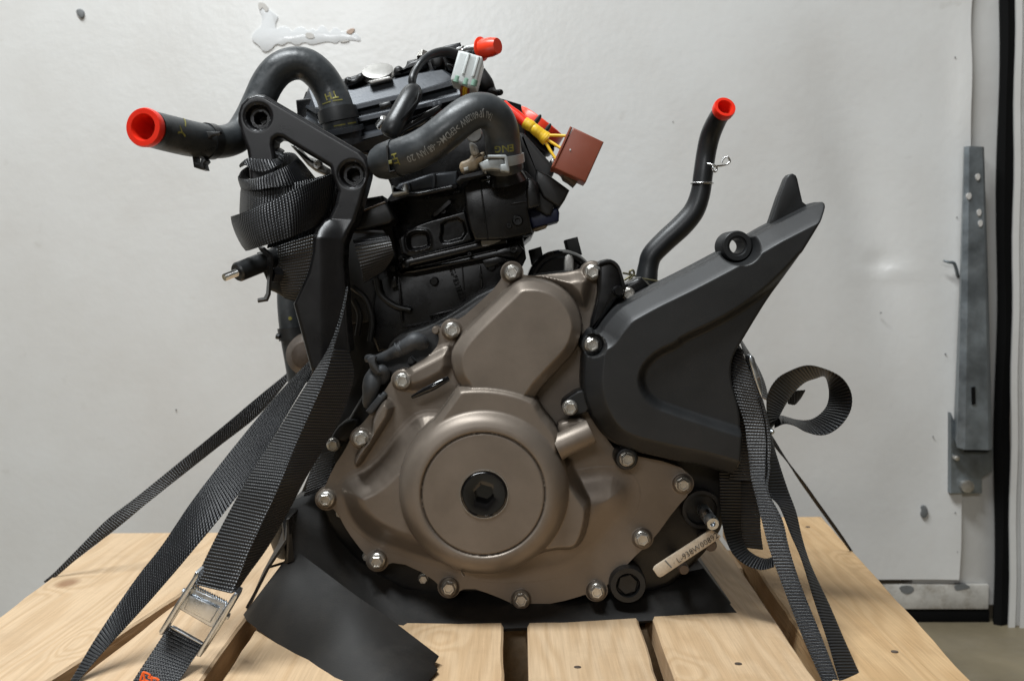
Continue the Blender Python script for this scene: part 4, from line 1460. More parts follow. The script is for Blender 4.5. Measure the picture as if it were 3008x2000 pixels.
# silver filler disc on top
ca, cb = PZ('B', 856, 480, .116), PZ('B', 846, 412, .1118)
rf = px(150 * .306, .11)
cap = lathe('cap_disc', ca, cb, [(0, rf * 1.0), (.25, rf), (.3, rf * .86), (.72, rf * .86), (.76, rf * .97), (.95, rf), (1, rf * .95), (1, rf * .3), (1.03, 0)], 'alu', vc, 48)
slab('cap_ledge', z('B', [(750, 520), (960, 470), (985, 495), (780, 550)]), .088, .11, 'alu', vc, bevel=.001)
c = PZ('B', 1285, 280, .11)
hb = bmesh.new()
lathe_bm(PZ('B', 1275, 300, .11), PZ('B', 1288, 238, .112), [(0, px(20)), (.4, px(19)), (.42, px(16.5)), (.95, px(16)), (1, px(13)), (1, 0)], 6, bm=hb)
obj('head_bolt', hb, 'steel', vc, smooth=False)
# small rubber bumper on the cover's seam
rod('bumper', PZ('B', 870, 770, .068), PZ('B', 975, 735, .068), px(36 * .306), 'rubber_smooth', vc, 20, .9)
for (x, y) in ((1395, 762), (1445, 748)):
    c = PZ('B', x, y, .075)
    rod('cover_screw', c, c + Vector((0, -.006, 0)), px(8), 'grey_paint', vc, 14)
# silver bracket with a screw behind the black stay
ab = slab('breather_bracket', z('E', [(690, 20), (740, 10), (850, 130), (920, 150), (1068, 245), (1060, 290), (1030, 312), (930, 270), (860, 215), (780, 120)]), .045, .06, 'alu', eng, bevel=.002)
c = PZ('E', 958, 210, .044)
lathe('screw', c + Vector((0, .004, 0)), c + Vector((0, -.003, 0)), [(0, px(14)), (.6, px(14)), (1, px(11)), (1, px(6)), (.6, px(5)), (.6, 0)], 'bright', ab, 24)

# --- fuel rail and red cap at the top right
slab('rail_mount', z('B', [(1450, 205), (1480, 180), (1640, 143), (1660, 215), (1640, 260), (1500, 260)]), .095, .12, 'rubber_smooth', eng, bevel=.002)
a, b = PZ('B', 1600, 245, .10), PZ('B', 1860, 205, .085)
rl = px(48 * .306, .09)
rail = lathe('fuel_pipe', a, b, [(0, rl * 1.1), (.3, rl * 1.1), (.32, rl * .82), (.42, rl * .82), (.44, rl), (1, rl), (1, 0)], 'bright', eng, 32)
a, b = PZ('B', 1838, 212, .086), PZ('B', 2000, 180, .076)
rl = px(92 * .306, .09)
lathe('dust_cap', a, b, [(0, 0), (0, rl * 1.22), (.05, rl * 1.24), (.09, rl * 1.05), (.10, rl * .98), (.6, rl * .98), (.92, rl * .84), (1, rl * .78), (1, 0)], 'red2', rail, 40)
tube('rail_bracket', z('B', [(1820, 430, .11, 20), (1880, 540, .11, 24), (1930, 620, .11, 18), (1960, 650, .10, 12)]), 'black', eng, 6, 14)
rod('vacuum_nipple', PZ('B', 1930, 640, .11), PZ('B', 2035, 625, .10), px(34 * .306), 'rubber_smooth', eng, 20, .6)

# ignition stick, cable and milky plug
stick = tube('ignition_stick', z('B', [(1195, 595, .05, 22), (1180, 640, .046, 30), (1130, 720, .040, 31), (1060, 850, .034, 32), (1000, 960, .03, 33), (965, 1020, .03, 29), (950, 1055, .03, 14)]), 'rubber_smooth', eng, 6, 24)
slab('stick_seam', z('B', [(1262, 640), (1240, 700), (1090, 900), (950, 1035), (945, 1025), (1080, 880), (1220, 700), (1240, 620)]), .024, .034, 'rubber_smooth', stick, bevel=.0008)
tube('cable', z('B', [(1205, 600, .05, 11), (1185, 560, .05, 11), (1180, 500, .05, 12), (1215, 410, .055, 11), (1280, 320, .06, 11), (1380, 260, .07, 13), (1500, 240, .08, 15), (1600, 265, .085, 15), (1680, 300, .09, 14)]), 'rubber_smooth', eng, 6, 16)
tube('stick_lead', z('B', [(1030, 1090, .026, 5), (1080, 1000, .03, 13), (1200, 930, .034, 18), (1330, 860, .038, 16), (1440, 790, .045, 12)]), 'gloss_black', eng, 6, 16)
rod('lever_knob', PZ('B', 860, 960, .05), PZ('B', 925, 880, .045), px(16), 'bright', eng, 16, .6)
nyl = slab('milky_plug', z('B', [(1622, 222), (1650, 222), (1850, 282), (1858, 320), (1792, 585), (1720, 575), (1560, 520), (1547, 495)]), .035, .065, 'nylon', eng, bevel=.0025)
slab('plug_groove', z('B', [(1710, 245), (1735, 252), (1680, 455), (1656, 448)]), .0338, .04, 'nylon', nyl, bevel=.0008)
slab('plug_groove', z('B', [(1800, 275), (1828, 283), (1775, 480), (1748, 472)]), .0338, .04, 'nylon', nyl, bevel=.0008)
for (x, y) in ((1603, 510), (1690, 535), (1765, 545)):
    rod('seal', PZ('B', x + 14, y - 40, .0375), PZ('B', x - 6, y + 26, .0375), px(38 * .306), 'green', nyl, 18, .3)
for k, (x, m_) in enumerate(((1672, 'yellow'), (1695, 'yellow'), (1715, 'brown'), (1650, 'brown'))):
    tube('wire', z('B', [(x + 10, 560, .04, 4), (x, 610, .045, 4), (x + 5, 680, .055, 4)]), m_, nyl, 5, 10)

# --- hoses
def band(name, pts, s0, s1, grow, m, parent, n=8, ns=40, th=.0012):
    """a clamp band round a hose between two arc positions"""
    C, R = path3(pts, n)
    C, R = np.array(C), np.array(R)
    S = np.concatenate([[0], np.cumsum(np.linalg.norm(np.diff(C, axis=0), axis=1))])
    S /= S[-1]
    ss = np.linspace(s0, s1, 7)
    cc = np.stack([np.interp(ss, S, C[:, k]) for k in range(3)], 1)
    rr = np.interp(ss, S, R) * grow
    bm = bmesh.new()
    cc2 = np.concatenate([cc[:1], cc, cc[-1:]])
    rr2 = np.concatenate([[rr[0] * .9], rr + th * .5, [rr[-1] * .9]])
    _, T, N1, N2 = frame_tube(cc)
    T = np.concatenate([T[:1], T, T[-1:]])
    N1 = np.concatenate([N1[:1], N1, N1[-1:]])
    N2 = np.concatenate([N2[:1], N2, N2[-1:]])
    rings = []
    for c_, n_, b_, r_ in zip(cc2, N1, N2, rr2):
        rings.append([bm.verts.new(c_ + r_ * (math.cos(t) * n_ + math.sin(t) * b_)) for t in np.linspace(0, 2 * math.pi, ns, endpoint=False)])
    for a_, b_ in zip(rings[:-1], rings[1:]):
        for i in range(ns):
            bm.faces.new((a_[i], a_[(i + 1) % ns], b_[(i + 1) % ns], b_[i]))
    return obj(name, fix(bm), m, parent, 40)


def plug(name, end, nxt, ro, m, parent):
    """a push-in plug with a lip and an open cup at a hose end"""
    a, b = Vector(end), Vector(nxt)
    d = (a - b).normalized()
    return lathe(name, a - d * .002, a + d * .0055, [(0, ro * .9), (.1, ro * 1.10), (.7, ro * 1.14), (1, ro * 1.08), (1, ro * .78), (.6, ro * .70), (-2.2, ro * .64), (-2.2, 0)], m, parent, 48)


h1 = z('A', [(262, 866, -.052, 53), (330, 885, -.042, 53), (450, 915, -.028, 53), (600, 950, -.012, 52), (760, 975, .004, 49), (900, 975, .02, 47), (1020, 925, .035, 46), (1110, 800, .045, 46), (1185, 650, .052, 46.5), (1265, 480, .056, 47), (1360, 365, .058, 47.5), (1480, 312, .06, 47.5),
             (1600, 325, .062, 47.5), (1710, 410, .064, 47.5), (1790, 530, .066, 48), (1842, 650, .066, 49), (1870, 760, .066, 51), (1890, 850, .067, 52), (1900, 900, .068, 52)])
hose1 = tube('radiator_hose', h1, 'rubber', eng, 8, 40, wob=.004, caps=False)
plug('red_plug', PZ('A', 240, 862, -.055), PZ('A', 330, 885, -.042), px(50, -.05), 'red', hose1)
band('hose_clamp', h1, .925, .962, 1.10, 'plastic', hose1)
band('end_ring', h1, .985, 1.0, 1.22, 'grey_paint', hose1)
band('hose_clamp', h1, .232, .262, 1.03, 'rubber_smooth', hose1)
slab('clamp_tail', z('A', [(620, 1095), (655, 1090), (655, 1150), (690, 1160), (700, 1110), (735, 1120), (745, 1140), (722, 1165), (735, 1215), (700, 1215), (635, 1195)]), -.008, .004, 'rubber_smooth', hose1, bevel=.0008)
slab('clamp_tail', z('A', [(740, 890), (860, 890), (860, 912), (790, 925), (760, 950)]), -.018, -.012, 'rubber_smooth', hose1, bevel=.0006)
text_on_tube('lettering', 'TH', .0080, h1, .888, 'yellow_ink', hose1, ang=-.05, rot=-95)
text_on_tube('lettering', '\u2014 \u2014', .0075, h1, .908, 'yellow_ink', hose1, ang=-.15, rot=-95)
text_on_tube('lettering', '\u2014 \u2014', .009, h1, .975, 'yellow_ink', hose1, ang=.35, rot=90)
text_on_tube('lettering', 'Y \u2014', .012, h1, .10, 'yellow_ink', hose1, ang=.7, rot=60)

h2 = z('B', [(880, 1300, .02, 48), (960, 1275, .012, 50.5), (1080, 1240, .008, 54), (1210, 1195, .004, 54.5), (1340, 1125, .002, 54.5), (1460, 1035, 0, 54), (1580, 935, 0, 53.5), (1690, 850, .002, 53), (1790, 805, .004, 52.5), (1890, 810, .008, 52.5),
             (1975, 870, .012, 52), (2025, 970, .016, 52), (2046, 1090, .02, 52), (2058, 1210, .022, 52.5), (2068, 1310, .024, 53), (2074, 1360, .026, 53)])
hose2 = tube('coolant_hose', h2, 'rubber', eng, 8, 40)
text_on_tube('lettering', 'TAI JP60120W >EPDM< -6B JAN 20', .0074, h2, .435, 'white_ink', hose2, ang=-.22, rot=180, squeeze=.62, bold=.00005)
text_on_tube('lettering', 'HT', .0072, h2, .147, 'yellow_ink', hose2, ang=-.05, rot=-90)
text_on_tube('lettering', 'ENG', .0078, h2, .885, 'yellow_ink', hose2, ang=0.05, rot=-90)
text_on_tube('lettering', '___', .013, h2, .912, 'yellow_ink', hose2, ang=-.1, rot=90)
bd = band('hose_clamp', h2, .035, .118, 1.035, 'rubber', hose2)
text_on_tube('lettering', '____', .013, h2, .012, 'yellow_ink', hose2, ang=.0, rot=-90, lift=.0012)
slab('clamp_slot', z('B', [(925, 1135), (945, 1130), (945, 1150), (950, 1260), (965, 1380), (1010, 1370), (1012, 1382), (955, 1395), (935, 1270)]), .0025 - .010, .01, 'black', hose2, bevel=.0003)
slab('clamp_mark', z('B', [(950, 1280), (982, 1275), (985, 1308), (953, 1315)]), .0025 - .0105, .004, 'yellow_ink', hose2, bevel=.0003, seg=1)
slab('clamp_ear', z('H', [(485, 90), (515, 80), (520, 130), (590, 120), (605, 60), (630, 60), (640, 150), (500, 182)]), .020, .035, 'clamp', hose2, bevel=.0012)
# silver spring clamp on the right end
band('spring_clamp', h2, .925, .968, 1.07, 'clamp', hose2)
slab('clamp_tongue', z('J', [(1600, 1150), (1720, 1090), (1960, 1075), (2000, 1100), (2010, 1240), (1960, 1255), (1800, 1240), (1660, 1260)]), -.003, .010, 'clamp', hose2, bevel=.0012)
slab('clamp_hook', z('J', [(1730, 1020), (2010, 1015), (2045, 1050), (2080, 1260), (2060, 1290), (1930, 1270), (1930, 1170), (2000, 1160), (1990, 1070), (1740, 1070)]), -.006, .004, 'clamp', hose2, bevel=.001)
slab('clamp_leg', z('J', [(1690, 1250), (1712, 1250), (1715, 1300), (1690, 1295)]), 0, .01, 'clamp', hose2, bevel=.0005, seg=1)
# hose spigot of the head under the clamp
lathe('outlet_neck', PZ('B', 2060, 1300, .03), PZ('B', 2100, 1480, .035), [(0, px(48)), (.5, px(50)), (1, px(60)), (1, 0)], 'black_paint', head, 36)
lathe('inlet_neck', PZ('A', 1895, 860, .072), PZ('A', 1940, 1010, .075), [(0, px(56)), (.2, px(58)), (1, px(60)), (1, 0)], 'grey_paint', vc, 36)
# cream cable clip under the arch of the hose
clip = slab('cable_clip', z('J', [(1305, 1160), (1330, 1120), (1400, 1100), (1460, 1070), (1480, 1020), (1580, 1000), (1680, 960), (1695, 1000), (1690, 1060), (1640, 1130), (1590, 1160), (1580, 1250), (1420, 1290), (1330, 1280), (1300, 1220)]), .022, .04, 'cream', eng, bevel=.003, rnd=1)
slab('clip_post', z('J', [(1450, 830), (1480, 820), (1540, 840), (1590, 900), (1605, 1010), (1480, 1025)]), .018, .035, mat('pale_nylon', (.42, .41, .38), .4), clip, bevel=.003, rnd=1)
slab('clip_foot', z('J', [(1365, 1220), (1440, 1200), (1445, 1255), (1380, 1270)]), .0205, .025, 'nylon', clip, bevel=.001)
c = PZ('J', 1520, 690, .03)
lathe('core_disc', c + Vector((0, .012, .001)), c, [(0, px(26)), (.9, px(26)), (1, px(24)), (1, px(22)), (.9, 0)], 'alu', head, 32)
slab('clip_base', z('J', [(1250, 1420), (1300, 1350), (1560, 1300), (1700, 1270), (1700, 1290), (1340, 1380), (1280, 1450)]), .018, .05, 'grey_paint', head, bevel=.002)

# overflow hose standing up behind the sprocket cover
h3 = z('V', [(612, 222, .085, 27), (570, 290, .095, 28), (522, 400, .105, 29), (492, 530, .11, 28.5), (470, 680, .11, 28.5), (448, 830, .11, 29), (400, 960, .11, 31), (310, 1070, .11, 32.5), (190, 1180, .11, 32), (90, 1285, .11, 31), (62, 1370, .11, 30), (50, 1450, .11, 32), (40, 1560, .11, 34)])
hose3 = tube('overflow_hose', h3, 'rubber_smooth', eng, 8, 32, caps=False)
plug('red_plug', PZ('V', 616, 215, .083), PZ('V', 585, 265, .092), px(29, .08), 'red', hose3)
C3, R3 = path3(h3, 8)
k = int(len(C3) * .372)
kk = []
for t in np.linspace(0, 2 * math.pi, 28):
    kk.append(np.array(C3[k]) + (R3[k] + .0008) * np.array((math.cos(t), math.sin(t), .02 * math.sin(t))))
obj('wire_clamp', fix(tube_bm(kk, [.0009] * len(kk), 10, False)), 'bright', hose3)
tube('wire_clamp_tail', z('V', [(500, 610, .085, 3), (545, 620, .083, 3), (570, 640, .083, 3), (562, 668, .083, 3), (542, 660, .083, 3), (548, 632, .084, 3), (600, 625, .085, 3), (650, 612, .085, 3), (668, 590, .085, 3), (650, 562, .085, 3), (622, 572, .086, 3), (604, 604, .086, 3)]), 'bright', hose3, 6, 10)
for q in ([(1520, 705), (1600, 720), (1690, 745)], [(1540, 800), (1620, 740), (1610, 690), (1650, 670), (1665, 720), (1600, 800)], [(1750, 775), (1850, 790), (1980, 815)], [(1780, 770), (1860, 870), (1900, 900)]):
    tube('spring_wire', z('U', [p + (.075, 3.2) for p in q]), 'rail', hose3, 6, 10)

# lower hose on the far left and the brown exhaust port
h4 = z('W', [(462, -20, .16, 36), (458, 90, .16, 36), (468, 230, .16, 36), (482, 340, .16, 36), (505, 470, .16, 36), (530, 620, .16, 36)])
hose4 = tube('side_hose', h4, 'rubber', eng, 8, 28)
band('hose_clamp', h4, .44, .56, 1.10, 'plastic', hose4)
rod('clamp_knob', PZ('W', 372, 320, .15), PZ('W', 395, 325, .15), px(10), 'plastic', hose4, 14, .5)
text_on_tube('lettering', 'ORROAD 10FT', .010, h4, .28, 'white_ink', hose4, ang=1.12, rot=180, lift=.0006)
text_on_tube('lettering', '2218', .016, h4, .77, 'white_ink', hose4, ang=.75, rot=180, lift=.0006)
text_on_tube('lettering', '\u2022', .012, h4, .35, 'yellow_ink', hose4, ang=0, rot=180)
lathe('exhaust_port', PZ('W', 620, 420, .20), PZ('W', 560, 445, .10), [(0, px(70)), (.6, px(75)), (.9, px(68)), (1, px(45)), (1.04, 0)], 'rust', eng, 40)

# --- throttle body, red caps, brown connector on the right
tb = lathe('throttle_body', PZ('C', 850, 1230, .13), PZ('C', 1045, 1020, .118), [(0, px(90)), (.3, px(92)), (.32, px(80)), (.8, px(80)), (.82, px(88)), (1, px(88)), (1, 0)], 'black_case', eng, 48)
ax0, ax1 = PZ('C', 1050, 1010, .125), PZ('C', 1128, 902, .1243)
lathe('red_cap', ax0, ax1, [(0, px(84)), (.1, px(90)), (.85, px(88)), (.95, px(86)), (1, px(80)), (1, 0)], 'red2', tb, 56)
for q in ([(1015, 930), (1085, 840), (1110, 835), (1115, 860), (1050, 940)], [(1125, 1000), (1180, 925), (1205, 922), (1210, 945), (1160, 1010)]):
    slab('cap_finger', z('C', q), .060, .075, 'black', tb, bevel=.001, rnd=1)
lathe('intake_flange', PZ('C', 860, 1130, .12), PZ('C', 960, 1030, .11), [(0, px(105)), (.5, px(107)), (1, px(96)), (1, 0)], 'rust', tb, 44)
slab('injector_body', z('C', [(880, 1000), (950, 1020), (1210, 1310), (1240, 1380), (1180, 1480), (1380, 1560), (1250, 1640), (960, 1500), (930, 1200)]), .06, .10, 'black', eng, bevel=.004)
slv = tube('red_sleeve', z('C', [(750, 740, .045, 13), (800, 790, .042, 14), (880, 850, .04, 15), (955, 915, .038, 15), (975, 930, .038, 14)]), 'red', eng, 6, 20)
tube('yellow_tape', z('C', [(950, 915, .038, 16.5), (1010, 950, .037, 17), (1030, 965, .037, 15.5), (1060, 990, .036, 16.5), (1110, 1030, .036, 17), (1150, 1065, .036, 20), (1170, 1080, .036, 19)]), 'yellow', slv, 6, 20, wob=.03)
for q in ([(1160, 1040, .034, 4.5), (1250, 1040, .032, 4.5), (1345, 1045, .03, 4.5)], [(1165, 1080, .034, 4.5), (1230, 1120, .032, 4.5), (1300, 1165, .03, 4.5)], [(1150, 1100, .034, 4.5), (1200, 1190, .032, 4.5), (1250, 1265, .03, 4.5)]):
    tube('wire', z('C', q), 'yellow', slv, 5, 12)
bx = slab('brown_connector', z('C', [(1418, 962), (1712, 1102), (1538, 1490), (1228, 1348)]), .012, .045, 'brown', eng, bevel=.0012)
slab('connector_rim', z('C', [(1388, 950), (1412, 960), (1232, 1352), (1208, 1340)]), .0115, .046, 'brown', bx, bevel=.0015)
slab('connector_latch', z('C', [(1270, 1370), (1480, 1460), (1430, 1520), (1380, 1480), (1330, 1450), (1310, 1410)]), .03, .055, 'rust', bx, bevel=.001)
slab('pin_clip', z('C', [(1195, 1280), (1240, 1230), (1260, 1300), (1220, 1330)]), .035, .05, 'bright', eng, bevel=.001)
slab('chip', z('Z', [(795, 270), (815, 265), (822, 285), (800, 292)]), .0115, .014, 'filler', bx, bevel=.0001, seg=1)
for q, y0, y1, m_ in (([(350, 540), (520, 620), (800, 825), (735, 960), (670, 1055), (640, 1050), (440, 920), (330, 700)], .05, .09, 'black_case'), ([(330, 820), (540, 830), (620, 960), (545, 1160), (480, 1170), (330, 1080)], .055, .09, 'black'),
                      ([(230, 1075), (500, 1100), (640, 1052), (662, 1130), (655, 1240), (300, 1340), (255, 1240)], .06, .10, 'navy'), ([(290, 1330), (510, 1285), (490, 1325), (360, 1370), (300, 1370)], .065, .09, 'cream')):
    slab('sensor_connector', z('Z', q), y0, y1, m_, eng, bevel=.002)

# --- engine mount bracket (black, two counterbored eyes)
YB = .030
br_px = (z('A', [(1115, 1420), (1100, 1150), (1085, 1050), (1030, 900), (1005, 800), (1006, 730), (1030, 655), (1090, 592), (1170, 566), (1240, 575), (1300, 610), (1700, 845), (2055, 1052), (2112, 1115), (2136, 1190)]) +
         z('E', [(1448, 310), (1412, 450), (1368, 600), (1322, 740), (1255, 860), (1218, 960), (1208, 1150), (1225, 1330)]) + z('G', [(790, 470), (812, 690), (700, 780), (560, 860), (458, 880), (370, 550), (285, 235)]) +
         z('E', [(880, 1250), (925, 1050), (932, 900), (945, 830), (1010, 735), (1060, 715), (1120, 590), (1148, 470), (1120, 390), (1088, 310), (1075, 245)]) +
         z('A', [(1790, 1190), (1600, 1075), (1450, 985), (1390, 945), (1350, 938), (1318, 960), (1312, 1010), (1330, 1110), (1350, 1300), (1350, 1420)]))
br_out = xz(br_px, YB - .02)
e1, e2 = xz(z('A', [(1182, 765)]), YB - .02)[0], xz(z('A', [(1985, 1252)]), YB - .02)[0]
rh1, rh2 = px(102 * .344), px(104 * .344)
zt_a, zt_b = PZ('E', 1000, 735, .01).z, PZ('E', 1000, 915, .01).z


def br_h(Q, sd):
    e = np.clip(-sd / .0032, 0, 1)
    # the plate leans back above the bend and is nearer below it
    lean = np.clip((Q[:, 1] - zt_b) / (zt_a - zt_b), 0, 1)
    xk = sm((PZ('E', 1230, 900, .01).x - Q[:, 0]) / .020)
    h = .020 - .0 * lean
    low = Q[:, 1] < zt_a
    h = h + np.where(low, .0095 * (1 - lean) * (.25 + .75 * xk), 0)
    h = h - .0032 * (1 - np.sqrt(np.maximum(0, 1 - (1 - e) ** 2)))
    for c_, r_ in ((e1, rh1), (e2, rh2)):
        d = sd_circ(Q, c_, r_)
        h = h - .009 * sm(-d / .0016 + .3) * (d < .0005)
        d2 = sd_circ(Q, c_, r_ * .55)
        h = h - .014 * sm(-d2 / .0014) * (d2 < 0)
        h = h - .0008 * np.exp(-((d - .001) / .0008) ** 2)
    return h


brk = relief('mount_bracket', (bbox([br_out]), lambda Q: sd_poly(Q, br_out)), br_h, YB, YB + .004, px(2.6), 'bracket', eng)

# --- rubber mount and its bent clip on the left
ra, rb_ = PZ('E', 60, 1292, -.012), PZ('E', 640, 1060, .03)
rr_ = px(95 * .306)
rm = lathe('rubber_mount', ra + (rb_ - ra) * .20, rb_, [(0, 0), (0, rr_ * .86), (.03, rr_), (.55, rr_), (.56, rr_ * 1.02), (1, rr_ * 1.02), (1, 0)], 'rubber_smooth', eng, 36)
th = []
L_ = (rb_ - ra).length
for i in range(40):
    t = i / 39
    th.append((t, px(37 * .306) * (1 if i % 2 else .88)))
th = [(0, 0)] + th + [(1, 0)]
lathe('threaded_stud', ra, ra + (rb_ - ra) * .25, th, 'bright', rm, 20, 20)
cl = [[(385, 1000), (430, 1010)], [(400, 1030), (450, 1030)], [(460, 1085), (500, 1070)], [(470, 1110), (508, 1100)], [(478, 1230), (505, 1230)], [(470, 1330), (492, 1340)], [(462, 1440), (486, 1450)], [(440, 1480), (465, 1500)], [(380, 1490), (380, 1512)]]
loft('bent_clip', [[PZ('E', *a, -.004), PZ('E', *b, -.010)] for a, b in cl], 'bracket', rm, 30, .0018)
c0 = PZ('E', 500, 1270, -.004)
hb = bmesh.new()
lathe_bm(PZ('E', 505, 1262, -.002), PZ('E', 590, 1268, .004), [(0, 0), (0, px(24)), (1, px(24)), (1, 0)], 6, bm=hb)
obj('nut', hb, 'bracket', rm, smooth=False)
slab('mount_body', z('E', [(330, 1060), (480, 1020), (600, 1000), (930, 930), (900, 1150), (830, 1350), (745, 1525), (640, 1495), (560, 1440), (480, 1410), (470, 1320)]), .018, .04, 'black_case', rm, bevel=.003, rnd=1)

# --- sensor boots low on the left of the cylinder
b1 = tube('rubber_boot', z('Y', [(1440, 190, .035, 18), (1380, 150, .03, 24), (1290, 130, .028, 26), (1180, 190, .028, 23), (1080, 250, .03, 21.5), (1000, 290, .03, 20), (880, 350, .034, 17), (760, 410, .036, 17), (620, 460, .038, 15)]), 'boot', eng, 6, 24)
for x, y in ((1005, 275), (1085, 240)):
    rod('boot_rib', PZ('Y', x - 14, y + 8, .03), PZ('Y', x + 14, y - 8, .03), px(23.5), 'boot', b1, 24, .5)
b2 = tube('rubber_boot', z('Y', [(640, 560, .036, 14), (600, 680, .034, 22), (560, 800, .032, 27), (530, 920, .03, 26), (510, 1050, .03, 22), (490, 1180, .032, 19), (480, 1250, .034, 14)]), 'boot', eng, 6, 24)
slab('boot_clip', z('Y', [(435, 1340), (640, 1085), (650, 1060), (690, 1070), (720, 1020), (760, 1015), (800, 1060), (780, 1110), (560, 1380), (500, 1400)]), .022, .04, 'boot', b2, bevel=.0015)
tube('boot_loop', z('Y', [(470, 430, .034, 12), (540, 440, .03, 13), (580, 560, .028, 12), (640, 640, .028, 14), (720, 640, .03, 18), (750, 740, .034, 18), (700, 830, .036, 14)]), 'boot', b2, 6, 16)
slab('boot_strap', z('Y', [(455, 430), (570, 370), (610, 400), (600, 490), (690, 680), (640, 700), (520, 540), (470, 500)]), .022, .03, 'boot', b2, bevel=.001)
slab('sensor_tip', z('Y', [(1150, 530), (1180, 420), (1220, 400), (1290, 480), (1260, 540)]), .034, .05, 'boot', eng, bevel=.0015)
slab('heat_shield', z('G', [(620, 830), (780, 480), (800, 660), (700, 800), (640, 850)]), .03, .04, 'skid', eng, bevel=.001)
rod('port_pin', PZ('G', 590, 960, .06), PZ('G', 650, 890, .05), px(14), 'alu', eng, 16, .6)

# ================================================================== TIE-DOWN STRAPS
def edge(*parts):
    out = []
    for zone, l in parts:
        out += z(zone, l)
    return out


GRP = 'tie-down straps holding the engine'
sA = empty('tie_down_strap', PZ('O', 400, 1500, -.09), 'black webbing strap wound round the bracket arm and running to a silver cam buckle', 'strap', GRP)
# windings round the bracket arm
ribbon('webbing', z('E', [(200, 320, .030), (235, 262, .045), (330, 205, .058), (480, 150, .062), (620, 100, .060), (720, 100, .052), (772, 140, .036)]),
       z('E', [(235, 430, .030), (250, 380, .045), (330, 330, .058), (480, 290, .062), (620, 250, .060), (720, 230, .052), (800, 280, .036)]), 'strap', sA)
ribbon('webbing', z('E', [(195, 320, .030), (205, 345, .012), (300, 352, -.004), (420, 325, -.012), (560, 270, -.012), (690, 205, .000), (772, 140, .036)]),
       z('E', [(228, 430, .030), (235, 445, .012), (310, 452, -.006), (430, 440, -.015), (600, 415, -.015), (790, 395, .000), (960, 370, .036)]), 'strap', sA)
ribbon('webbing', z('E', [(205, 215, .006), (240, 180, .002), (300, 148, -.002), (420, 160, -.003), (520, 160, .004), (600, 150, .02)]),
       z('E', [(215, 235, .010), (270, 215, -.002), (330, 260, -.006), (450, 275, -.006), (560, 225, -.001), (650, 170, .02)]), 'strap', sA)
ribbon('webbing', z('E', [(590, 50, .03), (540, 60, .02), (560, 110, .012), (600, 170, .012)]), z('E', [(640, 80, .03), (625, 95, .02), (630, 140, .012), (610, 200, .012)]), 'strap', sA)
ribbon('webbing', z('E', [(228, 420, .034), (230, 430, .018), (300, 432, .000), (430, 418, -.010), (600, 400, -.011), (800, 370, -.002), (1080, 300, .020)]),
       z('E', [(216, 690, .034), (218, 700, .018), (300, 690, -.004), (430, 650, -.014), (600, 590, -.015), (800, 510, -.004), (1080, 420, .020)]), 'strap', sA)
ribbon('webbing', z('E', [(128, 712, .030), (132, 708, .010), (200, 686, -.006), (330, 640, -.017), (480, 575, -.023), (640, 500, -.021), (800, 425, -.012), (960, 350, .002), (1130, 285, .018)]),
       z('E', [(265, 1030, .034), (272, 1032, .012), (310, 1025, -.008), (400, 995, -.021), (540, 955, -.028), (690, 905, -.026), (820, 850, -.014), (920, 800, .004), (1040, 720, .020)]), 'strap', sA, crown=-.0015)
ribbon('webbing', z('E', [(560, 500, .030), (800, 420, .034), (1000, 350, .038), (1180, 320, .042)]), z('E', [(470, 1010, .030), (700, 970, .034), (930, 910, .038), (1170, 720, .042)]), 'strap', sA)
ribbon('webbing', z('E', [(575, 985, .010), (585, 1100, .008), (592, 1250, .010), (610, 1400, .014), (640, 1490, .018)]),
       z('E', [(940, 870, .004), (930, 1030, .004), (890, 1220, .008), (820, 1400, .012), (742, 1525, .018)]), 'strap', sA)
ribbon('webbing', z('E', [(1290, 930, .040), (1305, 955, .026), (1335, 1060, .024), (1372, 1190, .026), (1405, 1345, .034)]),
       z('E', [(1590, 870, .040), (1640, 905, .028), (1668, 985, .026), (1685, 1080, .030), (1600, 1220, .040)]), 'strap', sA)
# the doubled run down to the buckle: two faces that meet at a fold
lf = edge(('W', [(826, 5, .000), (806, 100, -.004), (772, 230, -.010), (700, 410, -.016), (600, 575, -.022), (480, 770, -.030), (350, 985, -.042)]), ('R', [(1640, 20, -.060), (1500, 270, -.068), (1370, 520, -.076), (1272, 725, -.082), (1225, 830, -.085)]))
cr_ = edge(('W', [(834, 5, -.002), (818, 105, -.007), (788, 240, -.014), (740, 400, -.024), (690, 575, -.034), (600, 790, -.044), (500, 1010, -.057)]), ('R', [(1890, 50, -.078), (1760, 330, -.086), (1650, 570, -.091), (1565, 780, -.095), (1510, 900, -.097)]))
rt = edge(('W', [(835, 405, -.012), (868, 570, -.012), (800, 800, -.020), (690, 1010, -.032)]), ('R', [(2080, 20, -.056), (1960, 250, -.066), (1800, 530, -.076), (1650, 740, -.084), (1565, 865, -.090)]))
cr2 = cr_[3:]
ribbon('webbing', lf, cr_, 'strap', sA, across=8)
ribbon('webbing', cr2, rt, 'strap', sA, across=8)
ribbon('webbing', z('R', [(1040, 1135, -.090), (1000, 1200, -.094), (930, 1310, -.101), (850, 1430, -.110), (760, 1568, -.120), (640, 1750, -.138)]),
       z('R', [(1302, 1275, -.090), (1270, 1330, -.096), (1200, 1430, -.104), (1150, 1510, -.112), (1080, 1600, -.122), (960, 1770, -.14)]), 'strap', sA, across=8)
